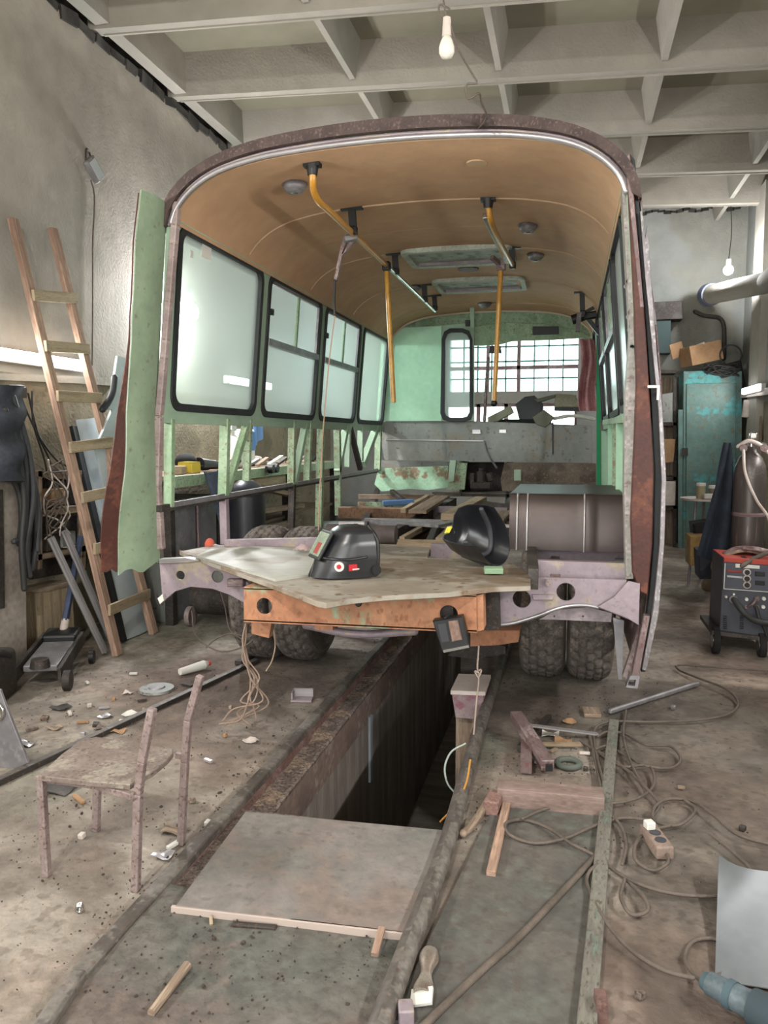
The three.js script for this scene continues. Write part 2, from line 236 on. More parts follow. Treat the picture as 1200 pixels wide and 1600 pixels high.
// ---------- the shell of the workshop ----------
const XW = -3.7, XR = 2.32, ZB = -11.9, ZF = 3.2, PX0 = -1.30, PX1 = -0.41, PZ0 = -2.8, PZ1 = -8.8;
const ceilY = x => 4.68 - 0.045 * (x + 3.7);
{ // floor: a fine grid with stains, cut out over the pit
  const cell = 0.05, pos = [], col = [], uv = [], nor = [];
  const H = (x, z) => {
    if (z > -6.4) { const k = sm(0.5, 0.7, fbm(x * 0.11 + 0.4, z * 0.11 + 0.3, 9, 9, 77, 3)); const d = 0.007 * k * (vnoise(x * 22, z * 22, 999, 999, 5) - 0.3); return Math.max(-0.002, d) + 0.0025 * (vnoise(x * 5, z * 5, 999, 999, 8) - 0.5); }
    return 0;
  };
  const C = (x, z) => {
    const n = fbm(x * 0.1 + 0.5, z * 0.1 + 0.5, 10, 10, 21, 5), n2 = fbm(x * 0.1 + 0.2, z * 0.1 + 0.7, 14, 14, 31, 5);
    let r = 0.98, g = 0.96, b = 0.93; const k = sm(0.42, 0.62, n); r -= 0.26 * k; g -= 0.28 * k; b -= 0.28 * k;
    const q = sm(0.52, 0.62, n2); r += 0.04 * q; g -= 0.02 * q; b -= 0.03 * q;
    // darker patches by the axle, trodden dirt with painted dimness right of the pit
    const axleDark = sm(0.05, 0.5, 1 - Math.hypot((x + 1.85) / 0.75, (z + 4.55) / 0.7) + (n2 - 0.5) * 0.9) + sm(0.05, 0.5, 1 - Math.hypot((x + 0.02) / 0.85, (z + 4.35) / 0.75) + (n - 0.5) * 0.9);
    const o = Math.min(1, axleDark) * 0.38; r *= 1 - o; g *= 1 - o * 1.06; b *= 1 - o * 1.08;
    if (x > 0.2 && z > -5) { const k2 = 0.6; r *= k2; g *= k2 * 0.985; b *= k2 * 0.97; }  // dirt tone deepened further to offset the strong lamp light here
    if (x > 0.35 && z < -5) { const k3 = 1.3; r *= k3; g *= k3; b *= k3; }  // floor colour lightened here in place of missing lamp light
    const gp = sm(0.55, 0.62, fbm(x * 0.1 + 0.9, z * 0.1 + 0.1, 11, 11, 51, 5)) * (x > -0.4 && z > -4.2 ? 0.8 : 0.3); r *= 1 - 0.3 * gp; g *= 1 - 0.08 * gp; b *= 1 - 0.14 * gp;
    return [r, g, b];
  };
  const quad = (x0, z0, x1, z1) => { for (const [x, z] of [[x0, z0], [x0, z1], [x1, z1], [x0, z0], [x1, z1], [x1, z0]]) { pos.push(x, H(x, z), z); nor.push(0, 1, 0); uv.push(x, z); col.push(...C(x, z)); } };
  const area = (xa, xb, za, zb, c) => { const nx = Math.max(1, Math.round((xb - xa) / c)), nz = Math.max(1, Math.round((zb - za) / c)); for (let i = 0; i < nx; i++) for (let j = 0; j < nz; j++) quad(xa + (xb - xa) * i / nx, za + (zb - za) * j / nz, xa + (xb - xa) * (i + 1) / nx, za + (zb - za) * (j + 1) / nz); };
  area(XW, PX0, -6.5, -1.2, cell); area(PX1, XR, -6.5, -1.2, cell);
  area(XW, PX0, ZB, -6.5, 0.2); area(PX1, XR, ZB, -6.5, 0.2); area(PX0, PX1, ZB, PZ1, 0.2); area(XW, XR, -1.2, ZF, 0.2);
  const g = new THREE.BufferGeometry(); g.setAttribute('position', new THREE.Float32BufferAttribute(pos, 3)); g.setAttribute('normal', new THREE.Float32BufferAttribute(nor, 3)); g.setAttribute('uv', new THREE.Float32BufferAttribute(uv, 2)); g.setAttribute('color', new THREE.Float32BufferAttribute(col, 3));
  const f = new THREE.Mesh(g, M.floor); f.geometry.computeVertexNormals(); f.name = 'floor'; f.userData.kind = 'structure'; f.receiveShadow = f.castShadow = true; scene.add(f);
  // slab below, around the pit
  const b = new B(); const s = (x0, x1, z0, z1) => b.box((x0 + x1) / 2, -0.165, (z0 + z1) / 2, x1 - x0, 0.3, z1 - z0);
  s(XW - 0.3, PX0, ZB - 0.3, ZF + 0.3); s(PX1, XR + 0.3, ZB - 0.3, ZF + 0.3); s(PX0, PX1, ZB - 0.3, PZ1); s(PX0, PX1, -1.2, ZF + 0.3);
  struct(b, 'slab', M.curb, f);
  // pit
  const w = new B(); const wy = (y0, y1) => [(y0 + y1) / 2, y1 - y0];
  { const [y, h] = wy(-1.5, -0.24); w.box(-1.32, y, -5.3, 0.3, h, 7.3); w.box(PX1 + 0.13, y, -5.3, 0.26, h, 7.3); w.box(-0.85, y, PZ1 - 0.1, 0.9, h, 0.2); w.box(-0.85, y, -1.6, 0.9, h, 0.2); w.box(-0.85, -1.55, -5.3, 1.3, 0.1, 7.6); }
  struct(w, 'wall_pit', M.pitwall);
  struct(new B().box(-1.245, -0.155, -5.3, 0.15, 0.17, 7.2).box(PX1 + 0.13, -0.13, -5.3, 0.25, 0.22, 7.2), 'curb_pit', M.curb);
}
{ // dirt lying on the ledge beside the rail and in front of the cover board
  const b = new B();
  b.slab(20, 150, (u, v) => { const x = -1.275 + 0.11 * u, z = -2.78 - 4.6 * v; return V(x, -0.062 + 0.014 * vnoise(x * 30, z * 30, 999, 999, 3) + 0.02 * (1 - u) * vnoise(x * 9, z * 9, 999, 999, 4), z); }, 0.012, 0.11, 4.6);
  one(b, 'dirt_strip', M.dirt, 'loose brown dirt caked on the ledge inside the pit rail', 'dirt').userData.kind = 'stuff';
}
struct(new B().box((PX0 + PX1) / 2, -0.035, -1.99, PX1 - PX0, 0.06, 1.7), 'floor_pit_cover', M.dirt);
{ const pos = [], col = [], b = new B();    // trodden dirt over the covered end of the pit
  b.slab(44, 80, (u, v) => { const x = PX0 + 0.03 + 0.86 * u, z = -2.25 + 1.3 * v; return V(x, 0.004 + 0.016 * sm(0.45, 0.75, fbm(x * 0.2, z * 0.2, 9, 9, 91, 3)) * vnoise(x * 28, z * 28, 999, 999, 6) + 0.01 * vnoise(x * 7, z * 7, 999, 999, 2), z); }, 0.01, 0.86, 1.3);
  M.dirtgreen = mat('#605b55', '#575852', { s: 1.1, n: 512, f: [4, 4], C: '#64554e', ct: 0.53, cw: 0.16, ck: 0.6, D: '#463e39', dt: 0.62, dk: 0.4, bump: 0.006, g: 0.22, r: 1 });
  M.boardgrey = mat('#7c7570', '#706e69', { s: 1.1, n: 512, f: [4, 4], C: '#75655c', ct: 0.53, cw: 0.16, ck: 0.6, D: '#5f5751', dt: 0.66, dk: 0.45, bump: 0.003, g: 0.14, r: 0.95 });
  const o = struct(b, 'floor_dirt', M.dirtgreen); }
{ // rails along the pit
  const b = new B(); b.bar(V(-1.295, 0.012, -1.78), V(-1.295, 0.012, -8.6), 0.055, 0.035, 0.008);
  const r = struct(b, 'trim_1', M.rail);
  struct(new B().box(-1.268, -0.033, -5.2, 0.008, 0.062, 6.84), 'rail_face', M.railface, r);
  const c = new B(); c.bar(V(-1.293, 0.012, -1.79), V(-1.235, 0.02, -1.45), 0.05, 0.05, 0.012); struct(c, 'rail_end', M.rail, r);
  const d = new B(); d.tube([onY(590, 1612, 0.03), onY(640, 1475, 0.03), onY(696, 1325, 0.03), onY(745, 1150, 0.03), V(-0.4, 0.03, -5.2), V(-0.4, 0.03, -8.6)], 0.033, 60, 8);
  struct(d, 'trim_2', M.rail);
}
{ // walls with thickness; a daylight opening in the front wall (gate) behind the camera and windows in the back wall
  const b = new B(); b.box(XW - 0.15, 2.305, -4.35, 0.3, 4.63, 15.7); const wl = struct(b, 'wall_left', M.plaster);
  struct(new B().box(XW + 0.004, 0.98, -4.35, 0.006, 1.93, 15.1), 'dado', M.plasterLow, wl);
  struct(new B().box(XW - 0.2, 4.7, -4.35, 0.2, 0.5, 15.7), 'joint', M.crack, wl);
  const t = new B(); for (let i = 0; i < 60; i++) { const z = -11.8 + i * 0.22; t.box(XW - 0.02, 4.62 + rnd(0, 0.02), z, 0.05 + rnd(0, 0.04), 0.05 + rnd(0, 0.06), 0.2, [rnd(-0.2, 0.2), rnd(-0.1, 0.1), rnd(-0.1, 0.1)]); } struct(t, 'mortar', M.crack, wl); struct(new B().plateX([[-40, 582], [128, 588], [182, 590], [180, 603], [120, 599], [-40, 592]], XW + 0.04, 0.035), 'ledge_board', M.white, wl);
  const r = new B(); r.box(XR + 0.15, 2.4, -4.35, 0.3, 4.8, 15.7); const wr = struct(r, 'wall_right', M.backwall);
  struct(new B().box(XR - 0.02, 2.3, -10.75, 0.14, 4.6, 0.5), 'pilaster', M.white, wr);
  struct(new B().box(XR - 0.004, 0.98, -4.35, 0.006, 1.93, 15.1), 'dado', M.plasterLow, wr);
  // back wall with two openings: glass-block band and low windows
  const W = new B(), H1 = [-1.80, 2.33, 0.095, 2.98], H2 = [-1.85, 1.45, -0.1, 2.05];
  const a = onZ(640, 535, ZB), hole = (q) => [[q[0], q[1]], [q[2], q[1]], [q[2], q[3]], [q[0], q[3]]];
  M._h1 = H1; M._h2 = H2;
  W.shape([[XW - 0.3, -0.3], [XR + 0.3, -0.3], [XR + 0.3, 4.95], [XW - 0.3, 4.95]], [hole([-1.80, 2.20, 0.095, 3.02]), hole([-1.85, 1.35, 0.095, 2.02])], 0.3, new THREE.Matrix4().makeTranslation(0, 0, ZB - 0.3));
  const wb = struct(W, 'wall_back', M.backwall);
  const ck = new B(); for (let i = 0; i < 26; i++) { const x = 0.2 + i * 0.082; ck.box(x, 4.66 + 0.02 * Math.sin(i * 1.3) + rnd(-0.012, 0.012), ZB + 0.004, 0.1, 0.018 + rnd(0, 0.03), 0.012, [0, 0, rnd(-0.2, 0.2)]); } struct(ck, 'crack', M.crack, wb);
  // front wall with an open gateway
  const Fw = new B(); Fw.shape([[XW - 0.3, -0.3], [XR + 0.3, -0.3], [XR + 0.3, 4.95], [XW - 0.3, 4.95]], [hole([-2.4, 0.02, 1.2, 3.1])], 0.3, new THREE.Matrix4().makeTranslation(0, 0, ZF)); struct(Fw, 'wall_front', M.backwall);
  const og = new B(); og.box(0, -0.1, ZF + 4, 14, 0.1, 7.4); struct(og, 'ground_outside', M.curb);
}
{ // glass-block window and low window in the back wall
  const f = new B(), x0 = -1.80, x1 = 0.095, y0 = 2.20, y1 = 3.02;
  const wn = new THREE.Group(); wn.name = 'window_1'; wn.userData.kind = 'structure'; scene.add(wn);
  const fr = new B(); fr.box((x0 + x1) / 2, (y0 + y1) / 2 - 0.06, ZB - 0.06, x1 - x0, 0.05, 0.14); fr.box(-0.76, (y0 + y1) / 2, ZB - 0.06, 0.05, y1 - y0, 0.14); fr.box(-1.22, (y0 + y1) / 2, ZB - 0.06, 0.04, y1 - y0, 0.14);
  fr.mesh('frame', M.oxide, wn);
  const nx = 9, ny = 5, bw = (x1 - x0) / nx, rows = [0.17, 0.13, 0.09, 0.19, 0.13];
  const mortar = new B(); let y = y0; const hs = rows.map(r => r / rows.reduce((a, b) => a + b) * (y1 - y0));
  for (let i = 1; i < nx; i++) mortar.box(x0 + i * bw, (y0 + y1) / 2, ZB - 0.12, 0.02, y1 - y0, 0.08);
  for (let j = 0; j < ny; j++) {
    if (j) mortar.box((x0 + x1) / 2, y, ZB - 0.12, x1 - x0, 0.02, 0.08);
    for (let i = 0; i < nx; i++) new B().box(x0 + (i + 0.5) * bw, y + hs[j] / 2, ZB - 0.12, bw - 0.014, hs[j] - 0.014, 0.06, null, 0.012).mesh('glass_block', M.block, wn);
    y += hs[j];
  }
  mortar.mesh('mortar', mat('#5d8a84'), wn);
  const w2 = new THREE.Group(); w2.name = 'window_2'; w2.userData.kind = 'structure'; scene.add(w2);
  const g = new B(); for (const x of [-1.85, -1.36, -0.94, -0.42, 0.09]) g.box(x, 1.69, ZB - 0.1, 0.06, 0.68, 0.08); g.box(-0.88, 2.0, ZB - 0.1, 1.95, 0.05, 0.08); g.box(-0.88, 1.37, ZB - 0.1, 1.95, 0.05, 0.08); g.mesh('frame', M.oxide, w2);
  for (const [a, b] of [[-1.82, -1.39], [-1.33, -0.97], [-0.91, -0.45], [-0.39, 0.06]]) new B().box((a + b) / 2, 1.685, ZB - 0.1, b - a, 0.6, 0.006).mesh('pane', M.clear, w2);
}
{ // ribbed ceiling slabs, falling gently towards the far long wall
  const sl = new B(); const tilt = Math.atan(-0.045); sl.box(-0.69, ceilY(-0.69) + 0.47, -4.35, 6.7, 0.2, 15.7, [0, 0, tilt]);
  const c = struct(sl, 'ceiling', M.slab);
  const L = V(XW - 0.05, ceilY(XW), 0), ribs = [1.6, 0.4, -0.85, -2.1, -3.3, -4.55, -5.78, -7.03, -8.35, -9.62, -10.86];
  const prof = (w0, w1, h) => [[-w0 / 2, 0], [w0 / 2, 0], [w1 / 2, h], [-w1 / 2, h]];
  for (const z of ribs) {
    const m = new THREE.Matrix4().makeBasis(V(0, 0, 1), V(0, 1, 0), V(-1, 0, 0)); const g = new THREE.ExtrudeGeometry(new THREE.Shape(prof(0.11, 0.2, 0.4).map(p => new THREE.Vector2(...p))), { depth: 6.1, bevelEnabled: false });
    g.applyMatrix4(m); g.translate(XR + 0.05, 0, z); const p = g.attributes.position; for (let i = 0; i < p.count; i++) p.setY(i, p.getY(i) + ceilY(p.getX(i)));
    g.computeVertexNormals(); new B().add(g).mesh('rib', M.white, c);
    new B().bar(V(XW + 0.05, ceilY(XW) - 0.006, z - 0.04), V(XR, ceilY(XR) - 0.006, z - 0.04), 0.02, 0.012).mesh('drip_edge', M.white, c);
  }
  for (let k = 0; k < ribs.length; k++) for (const x of [-1.93, -0.65, 0.68, 1.9]) {
    const z0 = ribs[k] - 0.08, z1 = (ribs[k + 1] === undefined ? ZB : ribs[k + 1]) + 0.08;
    const b = new B(); b.shape(prof(0.05, 0.17, 0.36), null, z0 - z1, new THREE.Matrix4().makeTranslation(x, ceilY(x) + 0.05, z1)); b.mesh('cross_rib', M.white, c);
  }
  new B().box(XW + 0.1, ceilY(XW) + 0.27, -4.35, 0.12, 0.5, 15.4).mesh('edge_beam', M.white, c);
}
// ---------- lamps ----------
function rect(x, y, z, w, h, look, color, k) { const l = new THREE.RectAreaLight(color, k, w, h); l.position.set(x, y, z); l.lookAt(...look); scene.add(l); return l; }
function fluorescent(p, len, dir, label, k, wall) {   // strip lamp with long axis along dir ('z'), facing wall normal
  const g = thing('strip_lamp', label, 'lamp'), n = wall;
  new B().box(p.x - n * 0.01, p.y, p.z, 0.05, 0.09, len + 0.06, null, 0.008).mesh('housing', M.whiteplastic, g);
  new B().box(p.x + n * 0.03, p.y, p.z, 0.04, 0.08, len, null, 0.015).mesh('diffuser', glow('#f6faff', 5), g);
  rect(p.x + n * 0.06, p.y, p.z, len, 0.08, [p.x + n * 3, p.y, p.z], '#fbf9f4', k);
  return g;
}
{
  const a = onX(125, 572, XW + 0.08), b = onX(0, 560, XW + 0.08);
  fluorescent(V(XW + 0.05, 2.05, -4.75), 1.25, 'z', 'long glowing strip lamp on the plaster wall behind the wooden ladder', 30, 1);
  fluorescent(V(XW + 0.05, 2.14, -8.6), 1.2, 'z', 'glowing strip lamp on the wall above the workbench, behind dusty bus windows', 110, 1);
  fluorescent(V(XW + 0.05, 2.05, -2.0), 2.4, 'z', 'long glowing strip lamp on the plaster wall towards the gateway', 90, 1);
  fluorescent(V(XW + 0.05, 2.05, 1.2), 2.4, 'z', 'added fill strip lamp, out of view, on the plaster wall next to the gateway', 20, 1);  // unseen lamp, added as fill light
  fluorescent(V(XR - 0.05, 2.05, -2.2), 2.4, 'z', 'added fill strip lamp, out of view, on the wall across from the ladder', 85, -1);  // added out of view to fill the bus ceiling and ladder side
  fluorescent(V(XR - 0.05, 2.05, -6.1), 1.6, 'z', 'added fill strip lamp, out of view, on the wall beside the welding machine', 55, -1);  // added out of view to brighten the welder and the floor there
  fluorescent(V(XR - 0.05, 2.05, 1.0), 2.4, 'z', 'added fill strip lamp, out of view, on the far wall next to the gateway', 50, -1);  // unseen fill lamp added behind the camera
  fluorescent(V(XR - 0.13, 2.1, -10.5), 0.9, 'z', 'short glowing strip lamp on the wall above the gas cylinder', 34, -1);
}
function bulb(p, r, label, k, color = '#fff4e0', hang) {
  const g = thing('light_bulb', label, 'lamp');
  new B().sph(p.x, p.y, p.z, r).mesh('globe', glow(color, k > 0 ? 16 : 0), g);
  new B().cyl(V(p.x, p.y + r * 0.8, p.z), V(p.x, p.y + r * 2.2, p.z), r * 0.5, r * 0.45).mesh('socket', M.whiteplastic, g);
  if (hang) new B().tube([V(p.x, p.y + r * 2.2, p.z), V(p.x + 0.02, p.y + r * 2.2 + hang / 2, p.z), V(p.x, p.y + r * 2.2 + hang, p.z)], 0.005).mesh('cord', M.cableblack, g);
  else new B().bar(V(XW + 0.005, p.y + r * 1.9, p.z), V(p.x, p.y + r * 1.9, p.z), 0.03, 0.03).mesh('wall_arm', M.steel, g);
  if (k > 0) { const l = new THREE.PointLight(color, k); l.position.copy(p); l.castShadow = true; l.shadow.radius = r / 0.02; scene.add(l); }
  return g;
}
{
  const p = onZ(1138, 422, -10.6); bulb(p, 0.06, 'bright bare bulb glowing over the metal duct by the back corner', 4, '#f8fbff', 4.2 - p.y);
  bulb(onX(292, 488, XW + 0.17), 0.11, 'bright bulb glaring through the first dusty bus window', 10, '#f8fbff');
  bulb(V(-1.15, 3.85, 0.6), 0.06, 'bare bulb hanging from the ceiling ribs near the gateway', 18, '#fffcf4', 0.7);
}
// ---------- the bus body, cut open at its tail ----------
const bus = thing('bus', 'gutted green bus body with its tail cut away, standing over the pit', 'bus');
const CX = -0.925, Z0 = -3.9, Z1 = -9.15;
const curveY = P => dx => { dx = Math.abs(dx); for (let i = 1; i < P.length; i++) if (dx <= P[i][0]) { const t = (dx - P[i - 1][0]) / (P[i][0] - P[i - 1][0]); return P[i - 1][1] + t * (P[i][1] - P[i - 1][1]); } return P[P.length - 1][1]; };
function smoothArch(P, n = 40) {   // half profile [dx,y] -> full smooth curve of [x,y]
  const l = P.slice().reverse().map(p => V(CX - p[0], p[1], 0)), r = P.slice(1).map(p => V(CX + p[0], p[1], 0));
  const c = new THREE.CatmullRomCurve3([...l, ...r], false, 'centripetal'); return c.getSpacedPoints(n);
}
const IN = [[0, 2.958], [0.4, 2.946], [0.68, 2.92], [0.9, 2.868], [1.04, 2.79], [1.125, 2.7], [1.15, 2.64]], OUT = [[0, 3.045], [0.4, 3.03], [0.7, 2.995], [0.92, 2.935], [1.06, 2.86], [1.15, 2.775], [1.2, 2.68], [1.215, 2.6]];
const aIn = smoothArch(IN), aOut = smoothArch(OUT);
const inY = x => { for (let i = 1; i < aIn.length; i++) if (x <= aIn[i].x) { const t = (x - aIn[i - 1].x) / (aIn[i].x - aIn[i - 1].x); return aIn[i - 1].y + t * (aIn[i].y - aIn[i - 1].y); } return 2.64; };
const sweep = (a, z0, z1, nz, t, b = new B()) => b.slab(a.length - 1, nz, (u, v) => { const p = a[Math.round(u * (a.length - 1))]; return V(p.x, p.y, z0 + (z1 - z0) * v); }, t, 2.6, z0 - z1);
sweep(aIn, Z0 - 0.01, Z1, 6, 0.012).mesh('ceiling_lining', M.lining, bus, { label: 'tan brown ceiling lining' });
sweep(aOut, Z0 + 0.02, Z1 - 0.1, 6, 0.01).mesh('roof_skin', M.oxide, bus);
function archRing(a, b, z, t, name, m) { const pts = [...a.map(p => [p.x, p.y]), ...b.slice().reverse().map(p => [p.x, p.y])]; return new B().shape(pts, null, t, new THREE.Matrix4().makeTranslation(0, 0, z - t)).mesh(name, m, bus); }
const mixA = k => aIn.map((p, i) => p.clone().lerp(aOut[i], k));
archRing(mixA(0.02), mixA(0.72), Z0, 0.07, 'tail_frame', M.greenworn);
archRing(mixA(0.45), mixA(1.12), Z0 + 0.035, 0.05, 'rain_gutter', mat('#4a3b37', '#3a2c29', { s: 0.4, n: 256, f: [6, 4], D: '#6a5855', dt: 0.62, r: 0.7, bump: 0.002 }));
new B().tube(mixA(0.06).map(p => V(p.x, p.y, Z0 + 0.012)), 0.014, 80, 6).mesh('edge_trim', M.alu, bus, { label: 'scuffed aluminium edge trim' });
new B().tube(mixA(0.3).map(p => V(p.x, p.y, Z0 + 0.006)), 0.009, 80, 6).mesh('edge_trim', M.primer, bus);
const BOWS = [-4.87, -6.11, -7.38, -8.62];
for (const z of [...BOWS, -5.5, -6.75, -8.0]) { const main = BOWS.includes(z); new B().tube(aIn.slice(1, -1).map(p => V(p.x, p.y - 0.004, z)), main ? 0.011 : 0.004, 60, 5).mesh('roof_bow', main ? mat('#b3977a') : M.lining, bus); }
new B().tube(aIn.map(p => V(p.x, p.y - 0.02, Z1 + 0.06)), 0.014, 60, 5).mesh('roof_bow', mat('#c5b7a4'), bus);
// side walls: window band between sill and roof rail, leaning in
const xl = y => -2.2 + Math.max(0, y - 1.6) * 0.085, xr = y => 0.35 - Math.max(0, y - 1.6) * 0.085;
const WIN = [[3.985, 5.17], [5.295, 6.49], [6.62, 7.79], [7.915, 9.05]], WY0 = 1.665, WY1 = 2.655;
function lean(b, side, off = 0) {   // maps built (s, y, depth) -> wall
  const f = side < 0 ? xl : xr;
  for (const g of b.g) { const p = g.attributes.position; for (let i = 0; i < p.count; i++) { const s = p.getX(i), y = p.getY(i), d = p.getZ(i); p.setXYZ(i, f(y) - side * (d + off), y, -s); } g.computeVertexNormals(); }
  return b;
}
for (const side of [-1, 1]) {
  const wins = side < 0 ? WIN : [[4.3, 5.17], [5.295, 6.49], [6.62, 7.6], [7.915, 9.05]];
  const b = new B(); b.shape([[3.9, 1.585], [9.2, 1.585], [9.2, 2.74], [3.9, 2.74]], wins.map(w => rrect(w[0], WY0, w[1], WY1, 0.09)), 0.03);
  lean(b, side).mesh('side_wall', M.green, bus);
  const rr = new B(); rr.shape([[3.9, 2.655], [9.15, 2.655], [9.15, 2.7], [3.9, 2.7]], null, 0.02); lean(rr, side, 0.03).mesh('roof_rail', M.green, bus);
  wins.forEach((w, i) => {
    const sb = new B(); sb.shape(rrect(w[0] - 0.012, WY0 - 0.012, w[1] + 0.012, WY1 + 0.012, 0.1), [rrect(w[0] + 0.032, WY0 + 0.032, w[1] - 0.032, WY1 - 0.032, 0.07)], 0.05);
    const seal = lean(sb, side, -0.008).mesh('window_seal', M.rubber, bus);
    const pn = (s0, y0, s1, y1, off) => { const p = new B(); p.shape([[s0, y0], [s1, y0], [s1, y1], [s0, y1]], null, 0.005); lean(p, side, off).mesh('pane', M.pane, seal); };
    if (i === 1 || i === 2) {
      const yb = 2.19, xm = (w[0] + w[1]) / 2 + (i === 1 ? 0.05 : 0.04);
      const fr = new B(); const rc = (s0, y0, s1, y1, o = 0.03) => fr.shape([[s0, y0], [s1, y0], [s1, y1], [s0, y1]], null, o);
      rc(w[0] + 0.03, yb - 0.022, w[1] - 0.03, yb + 0.022, 0.05); rc(w[0] + 0.03, yb, w[0] + 0.052, WY1 - 0.03); rc(w[1] - 0.052, yb, w[1] - 0.03, WY1 - 0.03); rc(w[0] + 0.03, WY1 - 0.055, w[1] - 0.03, WY1 - 0.03);
      lean(fr, side, 0.0).mesh('slider_frame', M.steel, seal);
      const dv = new B(); dv.shape([[xm - 0.016, yb + 0.02], [xm + 0.016, yb + 0.02], [xm + 0.016, WY1 - 0.05], [xm - 0.016, WY1 - 0.05]], null, 0.025); lean(dv, side, 0.005).mesh('divider', M.greenworn, seal);
      pn(w[0] + 0.05, yb + 0.02, xm, WY1 - 0.05, 0.016); pn(xm, yb + 0.02, w[1] - 0.05, WY1 - 0.05, 0.008); pn(w[0] + 0.03, WY0 + 0.03, w[1] - 0.03, yb - 0.02, 0.012);
      const lt = new B(); lt.shape([[w[0] + 0.07, 2.38], [w[0] + 0.105, 2.38], [w[0] + 0.105, 2.425], [w[0] + 0.07, 2.425]], null, 0.02); lean(lt, side, 0.02).mesh('latch', M.black, seal);
    } else pn(w[0] + 0.03, WY0 + 0.03, w[1] - 0.03, WY1 - 0.03, 0.012);
  });
}
// bits of tape left on the first window
for (const [u, v, w, h] of [[300, 366, 0.04, 0.05], [321, 391, 0.12, 0.1], [299, 397, 0.035, 0.04]]) { const p = onX(u, v, xl(2.5) + 0.02); const b = new B(); b.shape([[-p.z - w / 2, p.y - h / 2], [-p.z + w / 2, p.y - h / 2], [-p.z + w / 2, p.y + h / 2], [-p.z - w / 2, p.y + h / 2]], null, 0.001); lean(b, -1, 0.019).mesh('sticker', M.paper, bus); }
{ // bared frame below the sill, side toward the plaster wall
  const x = -2.19, at = (u, v) => onX(u, v, x), bar = (n, a, b, w, m, h = w) => new B().bar(at(...a), at(...b), w, h, 0.004).mesh(n, m, bus);
  bar('waist_rail', [251, 655], [594, 660], 0.03, M.greenworn, 0.045);
  bar('lower_rail', [248, 795], [588, 736], 0.035, M.darksteel, 0.04);
  new B().bar(at(262, 789).setX(x + 0.02), at(588, 734).setX(x + 0.02), 0.008, 0.03).mesh('rail_flange', M.steel, bus);
  bar('post', [265, 655], [264, 792], 0.05, M.greenworn, 0.04);
  bar('post', [352, 655], [349, 775], 0.06, M.greenworn, 0.05); bar('post', [388, 655], [385, 752], 0.05, M.greenrust, 0.04);
  bar('brace', [386, 660], [353, 772], 0.045, M.greenworn);
  bar('post', [457, 657], [455, 757], 0.055, M.greenrust); bar('post', [483, 657], [480, 752], 0.055, M.greenrust); bar('brace', [477, 664], [459, 755], 0.05, M.green);
  bar('post', [502, 658], [498, 838], 0.06, M.greenrust); bar('post', [527, 672], [529, 805], 0.06, M.greenrust); bar('brace', [541, 666], [527, 738], 0.06, M.green);
  bar('post', [544, 664], [543, 730], 0.055, M.green); bar('brace', [547, 668], [563, 733], 0.05, M.darksteel); bar('post', [564, 664], [563, 720], 0.06, M.green); bar('brace', [589, 666], [566, 726], 0.07, M.green); bar('post', [592, 664], [590, 735], 0.07, M.greenworn);
  bar('post', [457, 757], [455, 830], 0.05, M.darksteel); bar('post', [350, 780], [352, 850], 0.05, M.primer);
}
{ // tail corner panel, still green inside, torn off below
  const b = new B(), rag = i => 0.02 * Math.sin(i * 5.1) + 0.02 * vnoise(i * 3, 1, 99, 99, 2);
  b.slab(8, 60, (u, v) => { const y = 2.74 - v * (1.93 + rag(u * 8)); const cut = 3.62 - 0.03 * sm(1.9, 1.2, y) + 0.012 * (vnoise(y * 9, 4, 99, 99, 7)) + (y > 2.5 ? (y - 2.5) * 0.1 : 0); const s = cut + (3.905 - cut) * u; return V(xl(y) - 0.012 + 0.02 * Math.sin(u * 3.1) - 0.06 * sm(1.5, 0.85, y) * (1 - u), y, -s); }, 0.008, 0.3, 2.0);
  const p = b.mesh('tail_corner_panel', mat('#8a9c82', '#7e9078', { s: 0.7, n: 512, f: [3, 3], D: '#5f4f3c', dt: 0.72, dk: 0.5, r: 0.6, g: 0.06, bump: 0.001 }), bus);
  const r = new B(); r.slab(3, 50, (u, v) => { const y = 2.72 - v * (1.9 + 0.03 * Math.sin(u * 9)); const w = 0.004 + 0.08 * sm(2.1, 1.1, y); const s = 3.61 - 0.03 * sm(1.9, 1.2, y) + 0.012 * vnoise(y * 9, 4, 99, 99, 7) - w + w * u + (y > 2.5 ? (y - 2.5) * 0.1 : 0); return V(xl(y) - 0.014 - 0.06 * sm(1.5, 0.85, y) - (0.004 + 0.035 * sm(2.1, 1.1, y)) * (1 - u), y, -s); }, 0.008, 0.06, 2.0);
  r.mesh('torn_flange', M.rust, p, { label: 'rust-red torn edge' });
  const t = new B(); t.bar(onZ(277, 316, Z0), onZ(249, 650, Z0), 0.035, 0.045, 0.006); t.bar(onZ(249, 650, Z0), onZ(246, 760, Z0), 0.035, 0.045, 0.006); t.bar(onZ(246, 760, Z0), onZ(252, 858, Z0), 0.035, 0.045, 0.006); t.mesh('corner_post', mat('#a3928f', '#8b7a77', { s: 0.6, n: 256, f: [6, 3], D: '#6a4a42', dt: 0.64, r: 0.55 }), bus);
}
